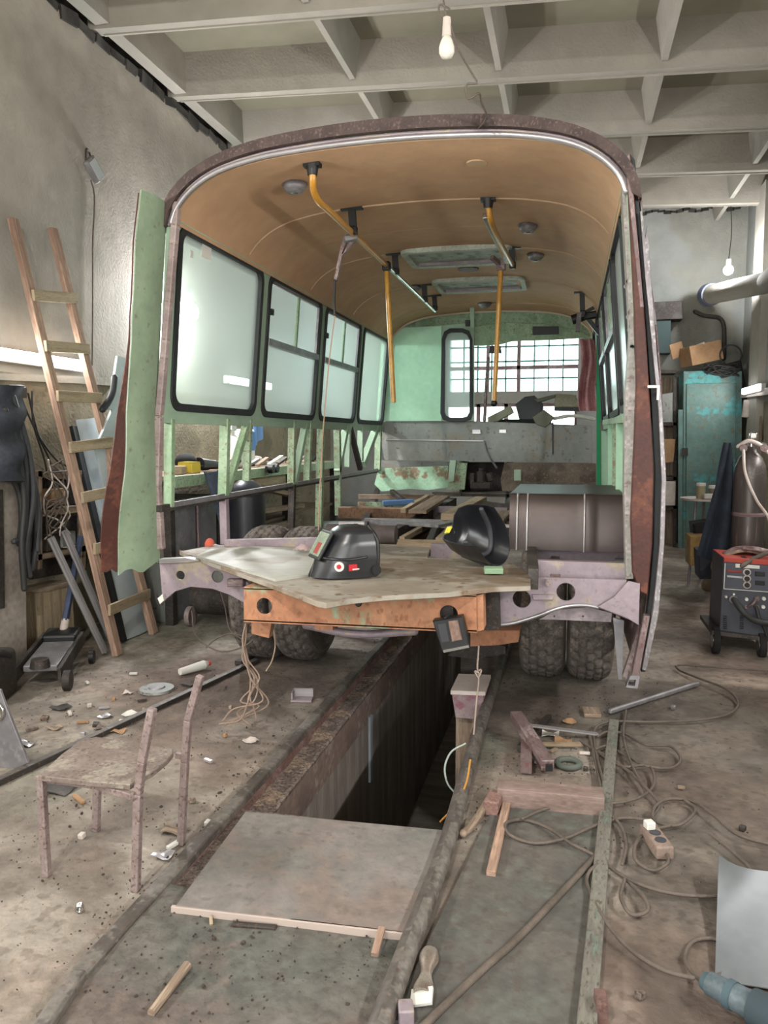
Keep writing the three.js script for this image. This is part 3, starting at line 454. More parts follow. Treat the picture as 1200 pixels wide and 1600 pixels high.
{ // the opposite corner: cut pillar seen end-on (inner skin, rusty box, dark strip as cavity shade, outer skin)
  const pz = Z0 + 0.02;
  new B().plateZ([[970, 262], [982, 246], [990, 420], [1000, 560], [1002, 640], [990, 700], [992, 820], [990, 905], [978, 905], [975, 760], [977, 620], [984, 520], [979, 420]], pz - 0.04, 0.12, [[981, 440, 2.5], [985, 489, 3], [987, 510, 3], [988, 542, 3]], 0.003).mesh('pillar_inner', mat('#95938c', '#8a857e', { s: 0.5, n: 256, f: [4, 4], C: '#a79b9a', ct: 0.55, D: '#6b5a55', dt: 0.66, r: 0.5, bump: 0.001 }), bus);
  new B().plateZ([[978, 250], [985, 243], [1001, 420], [1009, 520], [1016, 640], [1021, 730], [1019, 850], [1012, 930], [1000, 925], [988, 895], [985, 810], [990, 700], [994, 600], [990, 480], [984, 360]], pz, 0.06, null, 0.006).mesh('pillar', M.rust, bus, { label: 'rust-brown cut pillar' });
  new B().plateZ([[976, 246], [984, 240], [1006, 480], [1000, 480], [990, 380]], pz + 0.008, 0.04, null, 0.003).mesh('pillar_flange', M.oxide, bus);
  new B().plateZ([[984, 240], [992, 250], [1000, 330], [1010, 450], [1026, 560], [1031, 640], [1037, 760], [1034, 860], [1024, 960], [1008, 1050], [1002, 1050], [1014, 930], [1021, 850], [1023, 730], [1017, 620], [1010, 520], [1001, 420], [990, 300]], pz - 0.05, 0.2, null, 0.002).mesh('cavity_shade', M.rubber, bus, { label: 'dark strip painted for the shaded cavity of the cut pillar' });
  new B().plateZ([[1000, 330], [1004, 330], [1008, 372], [1012, 352], [1016, 420], [1027, 560], [1035, 640], [1041, 750], [1038, 850], [1029, 960], [1010, 1048], [1003, 1046], [1021, 950], [1031, 850], [1034, 750], [1029, 640], [1021, 560], [1008, 430]], pz + 0.01, 0.05, null, 0.002).mesh('outer_skin', mat('#8b8688', '#7a7476', { s: 0.4, n: 128, f: [3, 6], D: '#b5b0ae', dt: 0.6, r: 0.4, m: 0.4 }), bus);
  new B().plateZ([[1006, 962], [1016, 962], [998, 1062], [985, 1062]], pz, 0.05, null, 0.003).mesh('pillar_tube', M.oxide, bus);
  new B().plateZ([[985, 1056], [1000, 1056], [996, 1076], [978, 1074]], pz + 0.01, 0.06, [[[983, 1062], [994, 1062], [992, 1072], [981, 1071]]]).mesh('tube_end', M.steel, bus);
  new B().plateZ([[958, 965], [975, 970], [972, 1062], [966, 1062]], pz - 0.15, 0.02).mesh('inner_flange', M.steel, bus);
  new B().plateZ([[1000, 976], [1004, 976], [980, 1064], [973, 1056]], pz - 0.1, 0.05).mesh('wheel_arch_lip', M.oxide, bus);
  // body outside, down that side
  new B().slab(20, 14, (u, v) => { const y = 0.35 + v * 2.3; return V(0.345 + 0.12 * Math.sin(Math.min(1, v * 1.05) * Math.PI * 0.95) - v * 0.06, y, Z0 - 0.1 - u * 5.0); }, 0.008, 5, 2.3).mesh('outer_side', M.oxide, bus);
  new B().plateZ([[1012, 602], [1031, 602], [1030, 625], [1026, 625], [1027, 606], [1012, 606]], pz + 0.03, 0.012).mesh('bracket', M.paper, bus);
}
{ // far end: partition, windscreen frame, dashboard wall
  const z = Z1, P = (px, zz, t, name, m, holes, lab) => new B().plateZ(px, zz, t, holes, 0.003).mesh(name, m, bus, lab ? { label: lab } : undefined);
  P([[598, 513], [690, 509], [690, 658], [588, 658]], z + 0.05, 0.03, 'driver_partition', M.mint, null, 'pale green panel behind the driver seat');
  const fr = P([[689, 508], [741, 504], [741, 658], [689, 658]], z + 0.04, 0.03, 'cab_pillar', M.green, [[[693, 530], [697, 520], [704, 516], [722, 516], [731, 520], [735, 530], [736, 645], [732, 653], [724, 656], [703, 656], [695, 653], [691, 645]]]);
  P([[690, 530], [694, 518], [703, 513], [723, 513], [733, 517], [738, 530], [739, 646], [735, 656], [725, 659], [702, 659], [692, 656], [688, 646]], z + 0.06, 0.04, 'cab_window_seal', M.rubber, [[[695, 531], [698, 522], [704, 519], [722, 519], [730, 523], [734, 531], [734, 644], [730, 651], [723, 653], [704, 653], [697, 650], [694, 644]]]);
  P([[693, 518], [735, 518], [735, 655], [693, 655]], z + 0.03, 0.004, 'cab_window_pane', M.pane);
  P([[733, 470], [741, 470], [741, 512], [736, 512]], z + 0.3, 0.02, 'cab_post', M.green);
  P([[735, 512], [780, 504], [850, 506], [905, 516], [935, 535], [935, 545], [910, 528], [862, 531], [800, 533], [782, 538], [752, 540], [737, 540]], z + 0.02, 0.03, 'windscreen_header', M.greenworn);
  P([[832, 510], [873, 510], [873, 522], [832, 523]], z + 0.05, 0.025, 'header_vent', M.darkgrey);
  P([[727, 500], [734, 500], [734, 509], [727, 509]], z + 0.15, 0.05, 'switch_box', M.black);
  P([[589, 659], [741, 658], [925, 665], [925, 724], [601, 719]], z - 0.02, 0.04, 'dash_wall', M.greypanel, null, 'stained grey sheet below the windscreen');
  P([[602, 686], [755, 688], [755, 690], [602, 688]], z + 0.0, 0.01, 'seam', M.alu);
  P([[738, 671], [751, 671], [751, 678], [738, 678]], z + 0.0, 0.012, 'cutout', M.alu); P([[780, 671], [791, 671], [791, 677], [780, 677]], z + 0.0, 0.012, 'cutout', M.alu);
  P([[862, 660], [865, 660], [865, 710], [863, 710]], z + 0.0, 0.01, 'seam', M.darkgrey);
  new B().tube([onZ(757, 690, z + 0.05), onZ(762, 708, z + 0.2), onZ(776, 731, z + 0.35)], 0.012).mesh('gear_lever', M.steel, bus);
  P([[590, 719], [724, 722], [724, 735], [588, 735]], z - 0.3, 0.02, 'bulkhead', M.greypanel);
  P([[591, 732], [700, 728], [702, 762], [668, 766], [640, 764], [610, 767], [596, 768], [585, 757]], z + 0.18, 0.02, 'toe_board', mat('#a9cfb0', '#9cc2a4', { s: 0.5, n: 256, f: [4, 4], C: '#84644e', ct: 0.57, cw: 0.12, r: 0.65, g: 0.1 }), null, 'chipped pale green toe board with rust');
  P([[703, 719], [713, 719], [709, 752], [700, 754]], z + 0.35, 0.05, 'seat_bracket', M.green); P([[803, 734], [814, 734], [814, 751], [803, 751]], z + 0.5, 0.05, 'seat_bracket', M.green);
  P([[713, 722], [730, 724], [726, 765], [697, 765]], z + 0.3, 0.04, 'engine_cover', M.greenrust); P([[788, 723], [931, 724], [931, 765], [785, 768], [782, 750]], z + 0.3, 0.05, 'engine_cover', mat('#77695d', '#65584e', { s: 0.6, n: 256, f: [4, 4], C: '#57493f', ct: 0.55, D: '#8b8a6c', dt: 0.66, r: 0.7, bump: 0.002 }));
  P([[728, 722], [788, 722], [785, 768], [724, 768]], z - 0.6, 0.03, 'firewall', M.darksteel); { const a = onZ(724, 768, z - 0.05), c = onZ(790, 720, z - 0.05); new B().box((a.x + c.x) / 2, c.y + 0.02, z - 0.36, c.x - a.x + 0.1, 0.03, 0.66).mesh('added_bay_shade_top', M.darksteel, bus); for (const x of [a.x - 0.03, c.x + 0.03]) new B().box(x, (a.y + c.y) / 2, z - 0.36, 0.03, c.y - a.y + 0.1, 0.66).mesh('added_bay_shade_side', M.darksteel, bus); new B().box((a.x + c.x) / 2, a.y - 0.04, z - 0.36, c.x - a.x + 0.1, 0.03, 0.66).mesh('added_bay_shade_floor', M.darksteel, bus); }  // boxes round the engine bay are added to keep light out
  const e = new B(); const c0 = onZ(752, 745, z + 0.12); e.cyl(c0.clone().add(V(0, -0.12, 0)), c0.clone().add(V(0, 0.06, 0)), 0.06, 0.05); e.cyl(c0.clone().add(V(0, 0.06, 0)), c0.clone().add(V(0, 0.1, 0)), 0.03); e.box(c0.x, c0.y - 0.1, c0.z, 0.24, 0.08, 0.12, null, 0.02); e.box(c0.x + 0.1, c0.y, c0.z, 0.06, 0.1, 0.08, [0, 0, 0.3], 0.01); e.box(c0.x - 0.1, c0.y - 0.02, c0.z, 0.05, 0.12, 0.08, null, 0.01); e.mesh('engine', M.darksteel, bus);
  P([[765, 540], [782, 540], [784, 552], [764, 552]], z + 0.35, 0.02, 'rear_view_mirror', M.darkgrey);
  new B().tube([onZ(763, 560, z), onZ(760, 600, z), onZ(757, 657, z)], 0.02).mesh('wiper_post', M.oxide, bus);
}
{ const pts = aIn.map(p => [p.x, p.y - 0.005]); new B().shape(pts, null, 0.02, new THREE.Matrix4().makeTranslation(0, 0, Z1 - 0.03)).mesh('front_dome', M.greenworn, bus); }
{ // green door post and partition with bright edge by the entrance
  const z = -8.0; new B().plateZ([[932, 508], [939, 508], [939, 762], [932, 762]], z, 0.03).mesh('door_edge', mat('#2f8f5e'), bus, { label: 'bright green door edge' });
  new B().plateZ([[939, 512], [957, 512], [955, 762], [939, 762]], z - 0.02, 0.04).mesh('door_panel', M.mint, bus);
  new B().plateZ([[938, 659], [946, 659], [946, 672], [938, 672]], z + 0.01, 0.02).mesh('door_lock', M.oxide, bus);
  for (const [a, b, m] of [[[955, 660], [955, 760], M.mint], [[963, 655], [963, 762], M.greenrust], [[969, 655], [968, 835], M.mint]]) new B().bar(onX(...a, 0.31), onX(...b, 0.31), 0.05, 0.05).mesh('post', m, bus);
  new B().bar(onX(945, 660, 0.3), onX(978, 655, 0.3), 0.04, 0.04).mesh('waist_rail', M.greenworn, bus);
  const f = new B(); const c = onZ(918, 494, -7.6); f.box(c.x, c.y, c.z, 0.2, 0.07, 0.07, [0, 0, 0.15], 0.02); f.cyl(c.clone().add(V(-0.14, -0.03, 0)), c.clone().add(V(-0.04, 0, 0)), 0.045); f.box(c.x + 0.12, c.y - 0.03, c.z, 0.1, 0.16, 0.08, null, 0.02); f.bar(c.clone().add(V(0, -0.02, 0)), c.clone().add(V(0.14, -0.2, 0)), 0.04, 0.04); f.bar(c.clone().add(V(-0.03, 0.03, 0)), c.clone().add(V(0.14, 0.12, 0)), 0.03, 0.03); f.mesh('door_mechanism', M.black, bus);
  new B().slab(10, 16, (u, v) => { const p = onZ(906 + u * 22 + 6 * v * u, 530 + v * 112, -8.9); p.z += 0.05 * Math.sin(u * 12 + v * 2); p.x += 0.02 * Math.sin(v * 6); return p; }, 0.006, 0.2, 0.7).mesh('curtain', mat('#bb8588', '#a87376', { s: 0.3, n: 128, r: 0.95 }), bus, { label: 'faded red curtain' });
  new B().plateZ([[908, 545], [920, 545], [926, 630], [916, 640], [908, 600]], -8.95, 0.01).mesh('curtain_lining', M.cardboard, bus);
}
{ // handrails
  const sock = (u, v, z, n = 'rail_socket') => { const p = onZ(u, v, z); p.y = inY(p.x) - 0.01; new B().box(p.x, p.y - 0.004, p.z, 0.09, 0.02, 0.05).cyl(p.clone(), p.clone().add(V(0, -0.055, 0)), 0.034, 0.026).mesh(n, M.black, bus); return p; };
  const s = sock(488, 246, -4.06), rx = s.x - 0.012, ry = 2.79, rz = -4.13;
  const end = onX(690, 492, rx), hung = onX(604, 414, rx);
  new B().tube([s.clone().add(V(0, -0.04, 0)), V(s.x, 2.86, -4.065), V(rx, ry + 0.03, rz + 0.02), V(rx, ry, rz - 0.06), V(rx, ry, -4.35), V(rx, ry, -4.8), V(rx, ry, -5.2), V(rx, ry, hung.z)], 0.019, 60, 10).mesh('handrail', M.yellow, bus);
  new B().cyl(V(rx, ry, hung.z), V(rx, ry + 0.0, -8.0), 0.016).mesh('handrail', M.chrome, bus);
  const tee = (x, z, y) => { const t = inY(x) - 0.01; new B().box(x, t, z, 0.14, 0.018, 0.035).bar(V(x, t, z), V(x + 0.01, y, z), 0.045, 0.03).box(x + 0.01, y, z, 0.05, 0.05, 0.05, null, 0.01).mesh('rail_bracket', M.black, bus); };
  for (const z of BOWS.slice(0, 3)) tee(rx, z, ry + 0.01); tee(rx, -7.95, ry + 0.02);
  const hz = hung.z, foot = onZ(615, 629, hz);
  new B().box(rx, ry - 0.01, hz, 0.06, 0.07, 0.06, null, 0.012).mesh('clamp', M.black, bus);
  new B().cyl(foot, V(rx, ry - 0.02, hz), 0.019, 0.019, 14).mesh('grab_pole', M.yellow, bus);
  // second rail over the aisle
  const s2 = sock(763, 305, -4.87), r2x = s2.x, pz = -6.08;
  new B().tube([s2.clone().add(V(0, -0.04, 0)), V(r2x + 0.01, 2.83, -4.9), V(r2x + 0.02, 2.8, -5.05), V(r2x + 0.06, 2.8, pz)], 0.018, 40, 8).mesh('handrail', M.yellow, bus);
  new B().bar(V(r2x - 0.025, 2.86, -4.95), V(r2x + 0.03, 2.8, -5.95), 0.035, 0.035, 0.006).mesh('handrail', M.chrome, bus);
  const ft = onZ(772, 630, pz), top = onZ(783, 408, pz); tee(r2x + 0.05, -6.11, 2.8);
  new B().box(top.x, 2.8, pz, 0.07, 0.08, 0.06, null, 0.012).bar(V(top.x - 0.06, 2.84, pz + 0.1), V(top.x, 2.8, pz), 0.03, 0.03).mesh('clamp', M.oxide, bus);
  new B().tube([V(top.x, 2.8, pz), top.clone().lerp(ft, 0.5), ft], 0.019, 20, 10).mesh('grab_pole', M.yellow, bus); new B().sph(ft.x, ft.y, ft.z, 0.026).mesh('pole_end', M.black, bus);
  tee(0.08, -7.38, 2.62); new B().bar(V(0.06, 2.62, -7.34), V(0.05, 2.45, -7.3), 0.04, 0.03).mesh('rail_stub', M.steel, bus);
}
{ // roof hatches, ceiling lamps
  for (const [x0, x1, z0, z1] of [[-1.31, -0.45, -6.02, -6.62], [-1.27, -0.42, -7.2, -7.8]]) {
    const m = new THREE.Matrix4().makeRotationX(Math.PI / 2).setPosition(0, 2.95, 0);
    const h = new B().shape(rrect(x0, z1, x1, z0, 0.08), [rrect(x0 + 0.05, z1 + 0.06, x1 - 0.05, z0 - 0.06, 0.06)], 0.05, new THREE.Matrix4().makeRotationX(Math.PI / 2).setPosition(0, 2.97, 0), 0.006).mesh('roof_hatch', mat('#b7bcae', '#a8ad9f', { s: 0.4, n: 128, r: 0.6 }), bus);
    new B().box((x0 + x1) / 2, 2.944, (z0 + z1) / 2, x1 - x0 - 0.1, 0.01, z0 - z1 - 0.12).mesh('hatch_lid', mat('#a5ab9e', '#8f9488', { s: 0.3, n: 128, C: '#6f7268', ct: 0.55, r: 0.6 }), h);
    new B().box((x0 + x1) / 2, 2.928, z1 + 0.1, x1 - x0 - 0.14, 0.02, 0.06).mesh('hatch_bar', M.primer, h);
  }
  const lamp = (u, v, z, r) => { const p = onZ(u, v, z); const y = inY(p.x); const l = new B().lathe([[0, -0.055], [r * 0.55, -0.05], [r * 0.8, -0.03], [r, 0], [0, 0]], new THREE.Matrix4().makeTranslation(p.x, y - 0.006, z), 18).mesh('ceiling_lamp', M.steel, bus); new B().sph(p.x, y - 0.05, z, r * 0.35, 1, 0.6, 1).mesh('lens', M.chrome, l); };
  lamp(460, 292, -4.3, 0.075); lamp(825, 354, -5.45, 0.07); lamp(837, 410, -6.3, 0.07); lamp(757, 492, -8.6, 0.08); lamp(648, 458, -7.4, 0.07);
  const d = (u, v, z, r) => { const p = onZ(u, v, z); new B().cyl(V(p.x, inY(p.x) - 0.012, z), V(p.x, inY(p.x), z), r, r, 20).mesh('roof_cap', mat('#b79a78'), bus); };
  d(745, 252, -4.25, 0.055);
  { const p = onY(730, 417, 2.95); new B().cyl(V(p.x, 2.94, -6.85), V(p.x, 2.955, -6.85), 0.09, 0.09, 20).mesh('speaker_grille', M.oxide, bus); }
}
{ // chassis: rear cross member, body brackets, wheels
  const ob = new B(); ob.plateZ([[381, 919], [744, 931], [745, 987], [381, 970]], -3.4, 0.012, [[413, 947, 14], [701, 960, 15]]); const cm = ob.mesh('cross_member', M.orange, bus, { label: 'orange-rust rear cross member with green paint patches' });
  const tp = new B(); const a0 = onZ(381, 919, -3.4), a1 = onZ(744, 931, -3.4); tp.bar(a0.clone().add(V(0, 0, -0.06)), a1.clone().add(V(0, 0, -0.06)), 0.12, 0.01); const c0 = onZ(381, 970, -3.4), c1 = onZ(745, 987, -3.4); tp.bar(c0.clone().add(V(0, 0, -0.06)), c1.clone().add(V(0, 0, -0.06)), 0.12, 0.012); tp.mesh('flange', M.orange, cm);
  new B().plateZ([[744, 931], [755, 928], [756, 984], [745, 987]], -3.42, 0.1).mesh('end_plate', M.orange, cm);
  new B().plateZ([[393, 972], [424, 974], [420, 997], [393, 990]], -3.5, 0.05).mesh('hanger', M.orange, cm); new B().plateZ([[492, 976], [520, 977], [520, 985], [492, 984]], -3.45, 0.05).mesh('hanger', M.orange, cm); new B().plateZ([[735, 985], [812, 985], [810, 1003], [780, 1008], [735, 1010]], -4.3, 0.15).mesh('spring_hanger', M.orange, bus);
  const h1 = onZ(560, 943, -3.39); new B().cyl(h1, h1.clone().add(V(0, 0, 0.004)), 0.016, 0.012).mesh('bolt_hole', M.black, cm);
  for (const x of [-1.32, -0.53]) new B().box(x, 0.72, -6.3, 0.07, 0.16, 5.7).mesh('chassis_rail', M.darksteel, bus);
  const bl = new B(); bl.plateZ([[249, 876], [286, 874], [340, 878], [383, 905], [400, 925], [400, 950], [380, 941], [360, 930], [332, 920], [298, 917], [274, 924], [254, 941]], Z0, 0.012, [[282, 899, 8], [340, 901, 10.5]], 0.002); const L = bl.mesh('outrigger', M.primer, bus, { label: 'mauve primer bracket with lightening holes' });
  new B().plateZ([[248, 874], [290, 872], [310, 876], [290, 879], [249, 880]], Z0 + 0.02, 0.06).mesh('flange', M.alu, L);
  new B().plateZ([[355, 905], [380, 905], [380, 917], [355, 917]], Z0 + 0.04, 0.05, null, 0.004).mesh('bump_stop', M.oxide, L); new B().plateZ([[246, 935], [254, 928], [256, 938], [250, 944]], Z0 + 0.02, 0.03).mesh('tag', M.paper, L);
  const br = new B(); br.plateZ([[776, 927], [780, 900], [979, 906], [982, 968], [934, 949], [919, 946], [895, 946], [870, 951], [840, 962], [799, 974], [780, 976]], Z0, 0.012, [[815, 936, 14], [884, 925, 14]], 0.002); const R = br.mesh('outrigger', M.primer, bus, { label: 'mauve primer bracket with two round holes' });
  new B().plateZ([[934, 948], [960, 932], [982, 908], [1000, 912], [998, 977], [980, 966]], Z0 + 0.03, 0.012, null, 0.002).mesh('gusset', M.primer, R);
  new B().plateZ([[831, 929], [866, 929], [864, 938], [833, 938]], Z0 + 0.015, 0.02, null, 0.003).mesh('stiffener', M.primer, R); new B().plateZ([[851, 905], [862, 905], [862, 914], [858, 917], [851, 914]], Z0 + 0.012, 0.01).mesh('stamp', M.oxide, R);
  new B().tube([[780, 976], [799, 974], [840, 962], [870, 951], [895, 946], [919, 946], [934, 949]].map(p => onZ(p[0], p[1], Z0 + 0.008)), 0.01, 30, 6).mesh('lip', M.alu, R);
  new B().plateZ([[842, 968], [870, 953], [919, 949], [956, 958], [955, 972], [862, 968]], Z0 - 0.3, 0.02, [[866, 963, 1.5], [911, 963, 1.5]]).mesh('crossbar', mat('#b7a9ac', '#a5979a', { s: 0.5, n: 128, r: 0.5 }), bus);
  new B().plateZ([[746, 925], [778, 925], [780, 985], [748, 985]], -3.75, 0.1).mesh('rail_end', M.darksteel, bus);
  // floor grillage behind the brackets
  const by = 0.84, bar = (n, a, b, w, h, m, y = by) => new B().bar(onY(...a, y), onY(...b, y), w, h, 0.003).mesh(n, m, bus);
  bar('floor_beam', [836, 862], [985, 866], 0.05, 0.09, M.primer); bar('floor_beam', [832, 888], [978, 893], 0.05, 0.09, M.primer); bar('floor_beam', [674, 860], [790, 864], 0.06, 0.09, M.primer, 0.8);
  bar('floor_beam', [868, 858], [868, 903], 0.05, 0.04, M.oxide, 0.8); bar('floor_beam', [968, 866], [972, 903], 0.06, 0.04, M.greypanel, 0.8); bar('floor_beam', [830, 858], [833, 905], 0.05, 0.1, M.darksteel);
  bar('floor_beam', [676, 800], [793, 803], 0.06, 0.12, M.primer, 0.78); bar('floor_beam', [676, 771], [794, 772], 0.25, 0.05, mat('#7f776d', '#6d655c', { s: 0.6, n: 128, r: 0.8 })); bar('floor_beam', [560, 776], [678, 776], 0.06, 0.05, M.wood);
  bar('floor_beam', [500, 848], [720, 852], 0.06, 0.06, M.woodlight, 0.8); bar('floor_beam', [560, 788], [650, 790], 0.05, 0.05, M.greenrust); bar('floor_beam', [532, 800], [660, 803], 0.16, 0.1, mat('#7d5f4a', '#69503f', { s: 0.5, n: 128, f: [4, 4], D: '#4d3a2e', dt: 0.6, r: 0.9 }), 0.8);
  bar('floor_beam', [570, 815], [800, 820], 0.05, 0.06, M.steel, 0.8); bar('floor_beam', [590, 768], [560, 850], 0.06, 0.1, M.darksteel, 0.76); bar('floor_beam', [795, 762], [790, 850], 0.06, 0.1, M.darksteel, 0.76); bar('floor_beam', [700, 776], [668, 860], 0.05, 0.08, M.darksteel, 0.74); bar('floor_beam', [758, 790], [795, 795], 0.04, 0.1, M.darksteel, 0.76);
  new B().plateY([[610, 822], [720, 826], [716, 848], [585, 846]], 0.62, 0.01).mesh('floor_pan', M.rust, bus);
  // wheel-arch cover of folded sheet
  const zA = -4.56; const wc = new B(); wc.slab(24, 14, (u, v) => { const x = -0.325 + 0.63 * u; const y = 0.87 + 0.315 * Math.sin(Math.min(1, v * 1.25) * 1.45) ; const z = zA + 0.09 * Math.cos(Math.min(1, v * 1.25) * 1.5) - Math.max(0, v - 0.8) * 4.6; let bump = 0; for (const c of [0.06, 0.15, 0.655, 0.71]) bump += 0.012 * Math.exp(-((u - c) ** 2) / 0.00012); return V(x, y + bump * 0.4, z + bump); }, 0.006, 0.7, 0.8);
  const wcm = wc.mesh('wheel_arch_cover', mat('#524744', '#483e3b', { s: 0.9, n: 256, f: [3, 3], r: 0.42, m: 0.45, g: 0.05 }), bus, { label: 'grey folded sheet over the wheel arch' });
  for (const u of [0.07, 0.16, 0.66]) { const pts = []; for (let k = 0; k <= 12; k++) { const v = k / 12 * 0.8; pts.push(V(-0.325 + 0.63 * u, 0.87 + 0.315 * Math.sin(v * 1.25 * 1.45) , zA + 0.09 * Math.cos(v * 1.25 * 1.5) + 0.008)); } new B().tube(pts, 0.006, 24, 5).mesh('crease', M.alu, wcm); }
  // tyres: dual wheels on each side
  const tyre = (x0, x1) => { const n = 96, m = 12, R = 0.452, cz = -5.0; const prof = k => { const e = Math.abs(k - 0.5) * 2; return R - 0.035 * e ** 4; };
    const b = new B(); const pt = (k, th) => { const row = Math.floor(k * 5), ph = (th / 6.2832 * 34 + (row % 2) * 0.5) % 1, g1 = Math.abs(k * 5 - Math.round(k * 5)) < 0.09 && k > 0.1 && k < 0.9 ? 1 : 0, g2 = (ph < 0.2) ? 1 : 0; const r = prof(k) - 0.014 * Math.max(g1, g2) * (k > 0.04 && k < 0.96 ? 1 : 0.3); return V(x0 + (x1 - x0) * k, 0.452 + r * Math.cos(th), cz + r * Math.sin(th)); };
    b.slab(30, 170, (u, v) => pt(u, v * 6.2832), 0.004, x1 - x0, 3); 
    const t = b.mesh('tyre', M.tyre, bus);
    const sw = new B(); for (const [x, s] of [[x0, -1], [x1, 1]]) sw.raw(stripUV(new THREE.LatheGeometry([[0.42, 0], [0.4, 0.012], [0.36, 0.018], [0.28, 0.0], [0.25, -0.03], [0.1, -0.05], [0, -0.05]].map(p => new THREE.Vector2(p[0], p[1])), 40), 1, 1), new THREE.Matrix4().makeRotationZ(-s * Math.PI / 2).setPosition(x, 0.452, cz)); sw.mesh('sidewall', M.tyre, t); };
  tyre(-0.255, -0.015); tyre(0.03, 0.265); tyre(-1.835, -1.6); tyre(-2.11, -1.88);
  new B().cyl(V(-1.6, 0.47, -5.0), V(-0.25, 0.47, -5.0), 0.07).sph(-0.93, 0.47, -5.0, 0.18).mesh('axle', M.darksteel, bus);
  new B().sph(-0.88, 0.6, -3.75, 0.11, 1.6, 0.5, 0.8).mesh('sacking', M.primer, bus); new B().tube([V(-1.25, 0.58, -3.6), V(-1.0, 0.55, -3.6), V(-0.7, 0.58, -3.6)], 0.02).mesh('hose', M.primer, bus);
  new B().plateZ([[700, 1024], [735, 1000], [760, 1005], [790, 1010], [790, 1022], [735, 1030]], -5.0, 0.2).mesh('spring', M.darksteel, bus);
}
// ---------- along the plaster wall ----------
{ // wooden ladder
  const g = thing('wooden_ladder', 'homemade wooden ladder leaning on the plaster wall beside the bus', 'ladder');
  const f1 = onY(184, 1024), f2 = onY(240, 990), t1 = onX(20, 342, XW + 0.05), t2 = onX(82, 357, XW + 0.05);
  new B().bar(f1, t1, 0.07, 0.045, 0.005, V(1, 0, 0)).mesh('rail', M.woodpink, g); new B().bar(f2, t2, 0.07, 0.045, 0.005, V(1, 0, 0)).mesh('rail', M.woodpink, g);
  for (const [v1, v2, m] of [[462, 466, 0], [541, 545, 0], [619, 622, 0], [699, 691, 0], [777, 764, 0], [857, 843, 0], [952, 928, 0]]) {
    const a = onLineV(f1, t1, v1), b = onLineV(f2, t2, v2), d = b.clone().sub(a).normalize(); a.addScaledVector(d, -0.03); b.addScaledVector(d, 0.03); a.x += 0.035; b.x += 0.035;
    new B().bar(a, b, 0.022, 0.075, 0.003).mesh('rung', M.woodlight, g);
  }
}
{ const g = thing('floodlight', 'small square grey floodlight high on the plaster wall', 'lamp'), c = onX(147, 265, XW + 0.06);
  new B().box(c.x, c.y, c.z, 0.05, 0.17, 0.17, [0.6, 0.25, 0.35], 0.01).mesh('housing', M.steel, g); new B().box(c.x + 0.026, c.y, c.z, 0.006, 0.14, 0.14, [0.6, 0.25, 0.35]).mesh('front_glass', mat('#c3c9cc'), g);
  new B().tube([c.clone().add(V(-0.03, 0.05, 0.06)), c.clone().add(V(-0.03, 0.14, 0.05)), c.clone().add(V(-0.05, 0.14, -0.02)), c.clone().add(V(-0.04, 0.02, -0.05))], 0.007).mesh('mounting_bracket', M.darksteel, g);
  const q = onX(147, 300, XW + 0.02), r = onX(144, 570, XW + 0.02); new B().tube([c.clone().add(V(-0.03, -0.08, 0)), q, q.clone().lerp(r, 0.3).add(V(0, 0, 0.01)), q.clone().lerp(r, 0.7), r], 0.006).mesh('power_cable', M.cable, g); }
{ // leaning blue-grey sheet with dark rubber edge
  const g = thing('trim_panel', 'long pale blue-grey sheet metal strip leaning behind the ladder', 'panel');
  const a = onX(118, 656, -3.62), b = onX(150, 652, -3.62), d = onY(196, 1000, 0.01), c = onY(244, 975, 0.01);
  new B().quadSheet(a, b, c, d, 0.006, 8, 12, (p, u) => { p.x += 0.03 * Math.sin(u * 3.1); }).mesh('sheet', M.bluesheet, g);
  const e = (p, k) => p.clone().add(V(0, 0, k)); new B().bar(e(a, 0.03).add(V(0, -0.05, 0)), e(d, 0.03), 0.03, 0.06).mesh('rubber_edge', M.rubber, g);
}
one(new B().plateX([[184, 556], [198, 560], [215, 700], [195, 900], [150, 700], [176, 640], [163, 638], [176, 610]], -3.35, 0.02), 'fender_panel', M.bluesheet, 'curved grey-blue fender sheet standing between the wall and the bus corner', 'panel');
{ const p = M.rubber, q = [onX(179, 590, -3.33), onX(176, 612, -3.33), onX(170, 626, -3.33), onX(160, 640, -3.33)]; one(new B().tube(q, 0.025, 20, 8), 'rubber_strip', p, 'short black curved rubber strip on the edge of the fender sheet', 'rubber strip'); }
